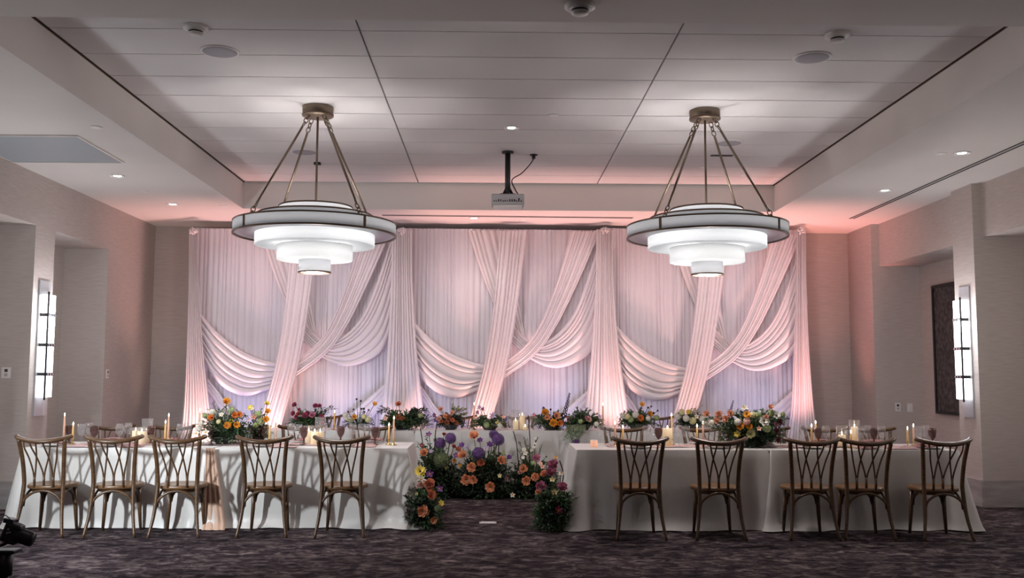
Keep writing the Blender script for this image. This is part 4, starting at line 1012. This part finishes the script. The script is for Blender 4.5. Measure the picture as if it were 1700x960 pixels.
arrangement('flower_arrangement', 'bowl of orange garden roses with a dark delphinium on the head table', 'flowers', tb(917, yH), yH,
    [(905, 686, 'rose', 'gold', 6.5), (909, 694, 'rose', 'peach', 5), (924, 691, 'rose', 'peach', 6), (919, 703, 'rose', 'gold', 7), (930, 703, 'rose', 'orange', 5), (902, 677, 'pod', 'purple', 2), (914, 680, 'pod', 'dark', 2), (887, 689, 'bloss', 'mauve', 3), (936, 694, 'spike', 'night', 42, 0, .24)],
    (884, 945, 686, .18), 60, 11, .045, .02, 'leaf', 8, (.13, .09), 'head table flower bowls', filler('leaf2', [('leaf2', (880, 905, 694, 712, yH-.1), 18, 9, .04, .018), ('leafd', (895, 940, 700, 716, yH-.12), 24, 9, .045, .02)], 0, 0, 0, 10))
def trail(t, B, r):
    gs, gl = G(), G()
    for k in range(26):
        px = 940+30*r.random(); p0 = at(px, 705, Y=yH-.2)-B; p1 = at(px+r.uniform(-7, 4), 712+32*r.random()**2*(1-abs(px-953)/26), Y=HT_[2]-.10-r.uniform(0, .05))-B; pm = at(px, 712, Y=HT_[2]-.06)-B
        sprig = [tuple(p0), tuple(pm), tuple(p1)]; gs.tube([lerpc(sprig, q/6) for q in range(7)], .0022, 3, False)
        for q in range(14):
            c = Vector(lerpc(sprig, (q+.5)/14)); leaf(gl, c, Vector((r.uniform(-1, 1), -r.random(), -.6)), Vector((0, -1, .3)), .042, .018)
    o = ob('trailing_leaves', gl, M['leaf2'], t, False); o['kind'] = 'stuff'; o = ob('twigs', gs, M['stem'], t); o['kind'] = 'stuff'
arrangement('flower_arrangement', 'trailing greenery bowl with mauve rose spilling over the head table edge', 'flowers', tb(966, yH), yH,
    [(977, 697, 'rose', 'blush', 5), (974, 694, 'rose', 'mauve', 3.5), (957, 734, 'hyd', 'allium', 5, -.45), (990, 704, 'hyd', 'white', 4), (995, 692, 'bloss', 'lav', 3.5), (964, 700, 'hyd', 'green', 4)],
    (938, 1004, 684, .18), 75, 11, .05, .022, 'leaf', 9, (.14, .08), 'head table flower bowls', trail)
arrangement('flower_arrangement', 'bowl of white blooms, marigolds and dark pods right of the aisle', 'flowers', tb(1058, yH), yH,
    [(1063, 695, 'ranun', 'orange', 5.5), (1078, 688, 'ranun', 'gold', 5.5), (1066, 672, 'daisy', 'gold', 4.5), (1076, 677, 'pod', 'dark', 2), (1081, 675, 'pod', 'dark', 1.8), (1092, 682, 'pod', 'dark', 1.8), (1085, 686, 'pod', 'dark', 2.2), (1063, 681, 'pod', 'dark', 1.8), (1072, 691, 'pod', 'dark', 1.8), (1055, 689, 'hyd', 'white', 5.5), (1041, 692, 'hyd', 'cream', 5), (1033, 690, 'hyd', 'white', 4), (1090, 694, 'hyd', 'green', 5), (1076, 695, 'hyd', 'white', 4), (1047, 697, 'hyd', 'green', 5)],
    (1022, 1096, 682, .18), 70, 10, .045, .02, 'leaf', 10, (.13, .08), 'head table flower bowls')
arrangement('flower_arrangement', 'bowl of white hydrangea and golden grass at the right of head table', 'flowers', tb(1145, yH), yH,
    [(1132, 684, 'hyd', 'cream', 5), (1143, 684, 'hyd', 'yellow', 4), (1124, 692, 'hyd', 'white', 5), (1139, 695, 'hyd', 'white', 5.5), (1150, 699, 'hyd', 'cream', 6), (1166, 696, 'hyd', 'white', 5), (1156, 692, 'bloss', 'white', 4)],
    (1114, 1176, 684, .18), 60, 10, .045, .02, 'leaf2', 11, (.13, .08), 'head table flower bowls', filler('leafy', [('leafy', (1145, 1168, 672, 690, yH), 16, 10, .018, .008), ('leafd', (1120, 1170, 698, 712, yH-.1), 22, 9, .045, .02)], 0, 0, 0, 11))
arrangement('flower_arrangement', 'large bowl of peach roses, marigolds and anemones on right table', 'flowers', tb(1252, yR), yR,
    [(1173, 689, 'rose', 'pale', 6), (1194, 690, 'rose', 'pale', 7), (1206, 697, 'rose', 'pale', 6.5), (1190, 700, 'rose', 'pale', 6), (1213, 688, 'rose', 'pale', 6), (1240, 689, 'daisy', 'gold', 6), (1229, 709, 'ranun', 'gold', 7), (1244, 709, 'ranun', 'gold', 5.5), (1246, 721, 'ranun', 'cream', 7.5), (1224, 721, 'tulip', 'yellow', 5.5), (1268, 700, 'anemone', 'white', 8.5), (1289, 691, 'anemone', 'white', 6), (1279, 677, 'ranun', 'pale', 5), (1272, 693, 'rose', 'pale', 4), (1293, 701, 'rose', 'burg', 5), (1288, 705, 'rose', 'mauve', 4), (1287, 717, 'rose', 'burg', 6), (1290, 730, 'rose', 'burg', 5), (1210, 692, 'spike', 'night', 28, .1, .3), (1236, 678, 'lily', 'white', 6), (1258, 690, 'hyd', 'green', 6), (1281, 686, 'hyd', 'green', 6), (1273, 711, 'hyd', 'green', 7), (1250, 689, 'hyd', 'cream', 5), (1240, 700, 'hyd', 'blush', 6), (1225, 701, 'hyd', 'white', 6), (1238, 703, 'rose', 'mauve', 4), (1260, 712, 'bloss', 'blush', 4), (1172, 705, 'hyd', 'white', 5), (1181, 702, 'hyd', 'white', 5), (1300, 688, 'hyd', 'green', 4)],
    (1190, 1306, 688, .24), 130, 12, .05, .022, 'leaf', 12, (.15, .09), 'table flower bowls', filler('leafd', [('leafd', (1218, 1284, 718, 740, yR-.16), 60, 12, .05, .024), ('leaf2', (1205, 1300, 680, 700, yR), 34, 9, .04, .018), ('leaf', (1165, 1215, 692, 712, yR), 24, 10, .045, .02), ('leaf', (1285, 1308, 690, 705, yR), 14, 9, .045, .02)], 0, 0, 0, 12))
# ---- floor flowers
Yb = 11.95
def fl(px, Y): p = at(px, 800, Y=Y); return (p.x, Y, 0)
def twigs(lst, Y):
    def f(t, B, r):
        for pts in lst:
            P = [at(x, y, Y=Y)-B for x, y in pts]
            ob('twig', G().tube([lerpc([tuple(q) for q in P], k/12) for k in range(13)], .006, 6), M['twig'], t)
    return f
def multi(*fs):
    def f(t, B, r):
        for q in fs: q(t, B, r)
    return f
arrangement('floor_flowers', 'left part of the floor meadow with allium heads below the head table', 'flowers', fl(728, Yb), Yb,
    [(704, 753, 'rose', 'peach', 7), (731, 736, 'allium', 'allium', 9), (748, 728, 'allium', 'allium', 9), (737, 722, 'ranun', 'red', 3.5), (753, 742, 'tulip', 'red', 4), (761, 747, 'tulip', 'rust', 5), (754, 766, 'tulip', 'gold', 4), (733, 764, 'hyd', 'dgreen', 13), (712, 722, 'bloss', 'purple', 5), (713, 787, 'bloss', 'purple', 6), (757, 757, 'bloss', 'purple', 5), (716, 750, 'bloss', 'lav', 3.5), (700, 740, 'bloss', 'burg', 4), (742, 778, 'bloss', 'green', 4)],
    (690, 764, 738, .34), 230, 12, .055, .024, 'leaf', 21, None, 'floor meadow pieces', multi(filler('leafd', [('leafd', (690, 765, 770, 822, Yb-.28), 120, 11, .055, .025), ('leaf', (692, 730, 725, 760, Yb), 30, 10, .05, .022)], 0, 0, 0, 21), twigs([[(706, 790), (702, 740), (698, 712)], [(722, 780), (722, 730), (726, 700)]], Yb)), skirt=.45)
arrangement('floor_flowers', 'middle part of the floor meadow with peach roses and tall purple alliums', 'flowers', fl(800, Yb), Yb,
    [(769, 757, 'rose', 'peach', 8), (783, 777, 'rose', 'peach', 8), (787, 725, 'rose', 'peach', 8.5), (798, 770, 'rose', 'coral', 6.5), (832, 766, 'rose', 'peach', 8), (774, 797, 'rose', 'peach', 9), (786, 797, 'rose', 'peach', 7.5), (814, 809, 'rose', 'peach', 8.5), (794, 753, 'allium', 'allium', 10), (827, 730, 'allium', 'allium', 10), (820, 722, 'allium', 'allium', 8, .05), (813, 739, 'tulip', 'purple', 5.5), (797, 732, 'tulip', 'purple', 5), (767, 740, 'tulip', 'purple', 5), (777, 744, 'lily', 'lav', 5), (845, 760, 'tulip', 'purple', 4.5), (840, 795, 'bloss', 'mauve', 4), (806, 745, 'bloss', 'lav', 4), (829, 790, 'bloss', 'cream', 3.5), (836, 752, 'bloss', 'green', 3.5), (764, 773, 'bloss', 'gold', 3)],
    (758, 852, 746, .34), 270, 12, .055, .024, 'leaf', 22, None, 'floor meadow pieces', multi(filler('leaf', [('leafd', (755, 850, 775, 824, Yb-.28), 150, 11, .055, .025), ('leaf', (790, 850, 750, 790, Yb-.1), 50, 10, .05, .022)], 0, 0, 0, 22), twigs([[(820, 800), (820, 760), (820, 735)], [(825, 800), (827, 765), (828, 740)], [(862, 790), (858, 740), (852, 716)]], Yb-.15)), skirt=.45)
arrangement('floor_flowers', 'right part of the floor meadow with small peach roses and white buds', 'flowers', fl(884, Yb), Yb,
    [(869, 779, 'rose', 'peach', 7), (874, 799, 'rose', 'peach', 7.5), (889, 793, 'rose', 'peach', 7), (864, 785, 'rose', 'blush', 4), (891, 762, 'rose', 'mauve', 7), (872, 753, 'bloss', 'white', 4), (870, 747, 'bloss', 'white', 3.5), (883, 748, 'bloss', 'white', 3), (886, 743, 'bloss', 'white', 3), (888, 737, 'bloss', 'white', 2.5), (889, 729, 'bloss', 'white', 2.5), (851, 822, 'bloss', 'white', 4), (885, 769, 'hyd', 'green', 4), (900, 775, 'bloss', 'blush', 4), (897, 770, 'bloss', 'blush', 3.5), (868, 760, 'bloss', 'white', 3)],
    (836, 930, 758, .34), 230, 12, .05, .022, 'leaf', 23, None, 'floor meadow pieces', multi(filler('leaf2', [('leafd', (845, 930, 785, 824, Yb-.28), 120, 11, .055, .025), ('leaf2', (860, 900, 738, 770, Yb), 30, 9, .03, .014), ('leaf', (855, 880, 725, 750, Yb), 14, 9, .025, .01)], 0, 0, 0, 23), twigs([[(876, 790), (880, 745), (877, 690)], [(884, 780), (884, 750), (893, 726)]], Yb)), skirt=.45)
Yc = 9.50
arrangement('floor_flowers', 'floor posy of coral roses and yellow lily at the end of left table', 'flowers', fl(704, Yc), Yc,
    [(698, 784, 'daisy', 'yellow', 9), (699, 797, 'lily', 'white', 8), (700, 807, 'rose', 'blush', 7), (713, 805, 'rose', 'coral', 9), (716, 823, 'rose', 'coral', 8), (702, 849, 'rose', 'peach', 10), (720, 864, 'rose', 'peach', 6), (729, 812, 'bloss', 'purple', 6), (732, 836, 'tulip', 'yellow', 5), (714, 812, 'rose', 'coral', 6), (727, 845, 'hyd', 'dgreen', 6), (691, 820, 'bloss', 'green', 3)],
    (676, 736, 800, .20), 170, 12, .045, .020, 'leaf', 31, None, 'floor posies', filler('leafd', [('leafd', (672, 734, 825, 872, Yc-.16), 110, 11, .045, .02), ('leafd', (676, 700, 800, 830, Yc-.05), 30, 12, .022, .010)], 0, 0, 0, 31), skirt=.4)
Yd_ = 9.36
arrangement('floor_flowers', 'floor posy of mauve roses over ferny greenery at the end of right table', 'flowers', fl(920, Yd_), Yd_,
    [(919, 774, 'rose', 'mauve', 9.5), (915, 786, 'rose', 'mauve', 9), (899, 809, 'rose', 'mauve', 9), (933, 811, 'rose', 'mauve', 9), (904, 788, 'rose', 'peach', 6.5), (894, 818, 'rose', 'peach', 5), (927, 848, 'lily', 'magenta', 7), (921, 818, 'bloss', 'cream', 5), (917, 797, 'bloss', 'cream', 5), (923, 760, 'bloss', 'gold', 3), (932, 786, 'bloss', 'white', 5)],
    (884, 952, 806, .20), 190, 13, .045, .017, 'leaf', 32, None, 'floor posies', multi(filler('leaf', [('leaf', (886, 950, 818, 870, Yd_-.16), 110, 12, .045, .018), ('leaf2', (886, 930, 818, 850, Yd_-.18), 34, 11, .04, .016), ('leafd', (895, 945, 845, 874, Yd_-.18), 60, 10, .045, .02), ('leaf2', (952, 966, 795, 830, Yd_-.1), 8, 12, .03, .012)], 0, 0, 0, 32), twigs([[(934, 800), (935, 785), (929, 765)]], Yd_-.1)), skirt=.4)

# ------------------------------------------------------------------ video camera on a stand in the left foreground
Yv = 3.3
p = at(9, 880, Y=Yv)
t = thing('camera_tripod', 'black tripod column in the lower left corner', 'tripod', (p.x, Yv, 0))
zc = at(9, 912, Y=Yv).z
ob('column', G().tube([(0, 0, .35), (0, 0, zc-.07)], .016, 12), M['black'], t)
ob('collar', G().lathe([(.016, zc-.09), (.027, zc-.085), (.027, zc-.015), (.02, zc-.01)], 16), M['black'], t)
ob('head_plate', G().box(-.045, .045, -.03, .03, zc-.012, zc), M['black'], t, False, bevel=.003)
for a in (40, 160, 280):
    q = math.radians(a); ob('leg', G().tube([(.01*math.cos(q), .01*math.sin(q), .42), (.36*math.cos(q), .36*math.sin(q), .012)], .011, 8), M['black'], t)
t2 = thing('video_camera', 'black video camera tipped forward on the tripod at lower left', 'camera', (p.x, Yv, zc))
bd = ob('body', G().box(-.035, .045, -.03, .035, .035, .135), M['black'], t2, False, bevel=.012); bd.rotation_euler = (0, .35, 0)
ob('lens', G().lathe([(0, .11), (.034, .11), (.036, .10), (.036, .03), (.030, .02), (.030, 0), (0, 0)], 20), M['black'], t2).matrix_local = Matrix.Translation((.03, 0, .08)) @ Matrix.Rotation(1.9, 4, 'Y')
g = ob('top_screen', G().box(-.03, .02, -.028, .03, .128, .150), mat('blue_black_screen', (.02, .035, .05), .25), t2, False, bevel=.004); g.rotation_euler = (0, .2, 0)
for q, (x, z) in enumerate(((.03, .10), (.037, .085), (.026, .083))): ob('dial', G().box(x-.004, x+.004, -.037, -.029, z-.004, z+.004), M['grey'], t2, False)
ob('arm', G().tube([(-.05, 0, .012), (-.01, 0, .022), (.05, 0, .055)], .010, 8), M['black'], t2)
ob('light_strip', G().tube([(-.05, -.012, .016), (-.015, -.012, .026), (.03, -.012, .05)], .0025, 6), mat('pink_plastic', (.75, .35, .35), .3), t2)
t2.scale = (.68, .68, .68)
ob('strap', G().tube([lerpc([(-.03, -.02, .14), (-.02, -.04, .17), (.015, -.03, .165), (.035, -.02, .14)], k/12) for k in range(13)], .0022, 6), M['black'], t2)
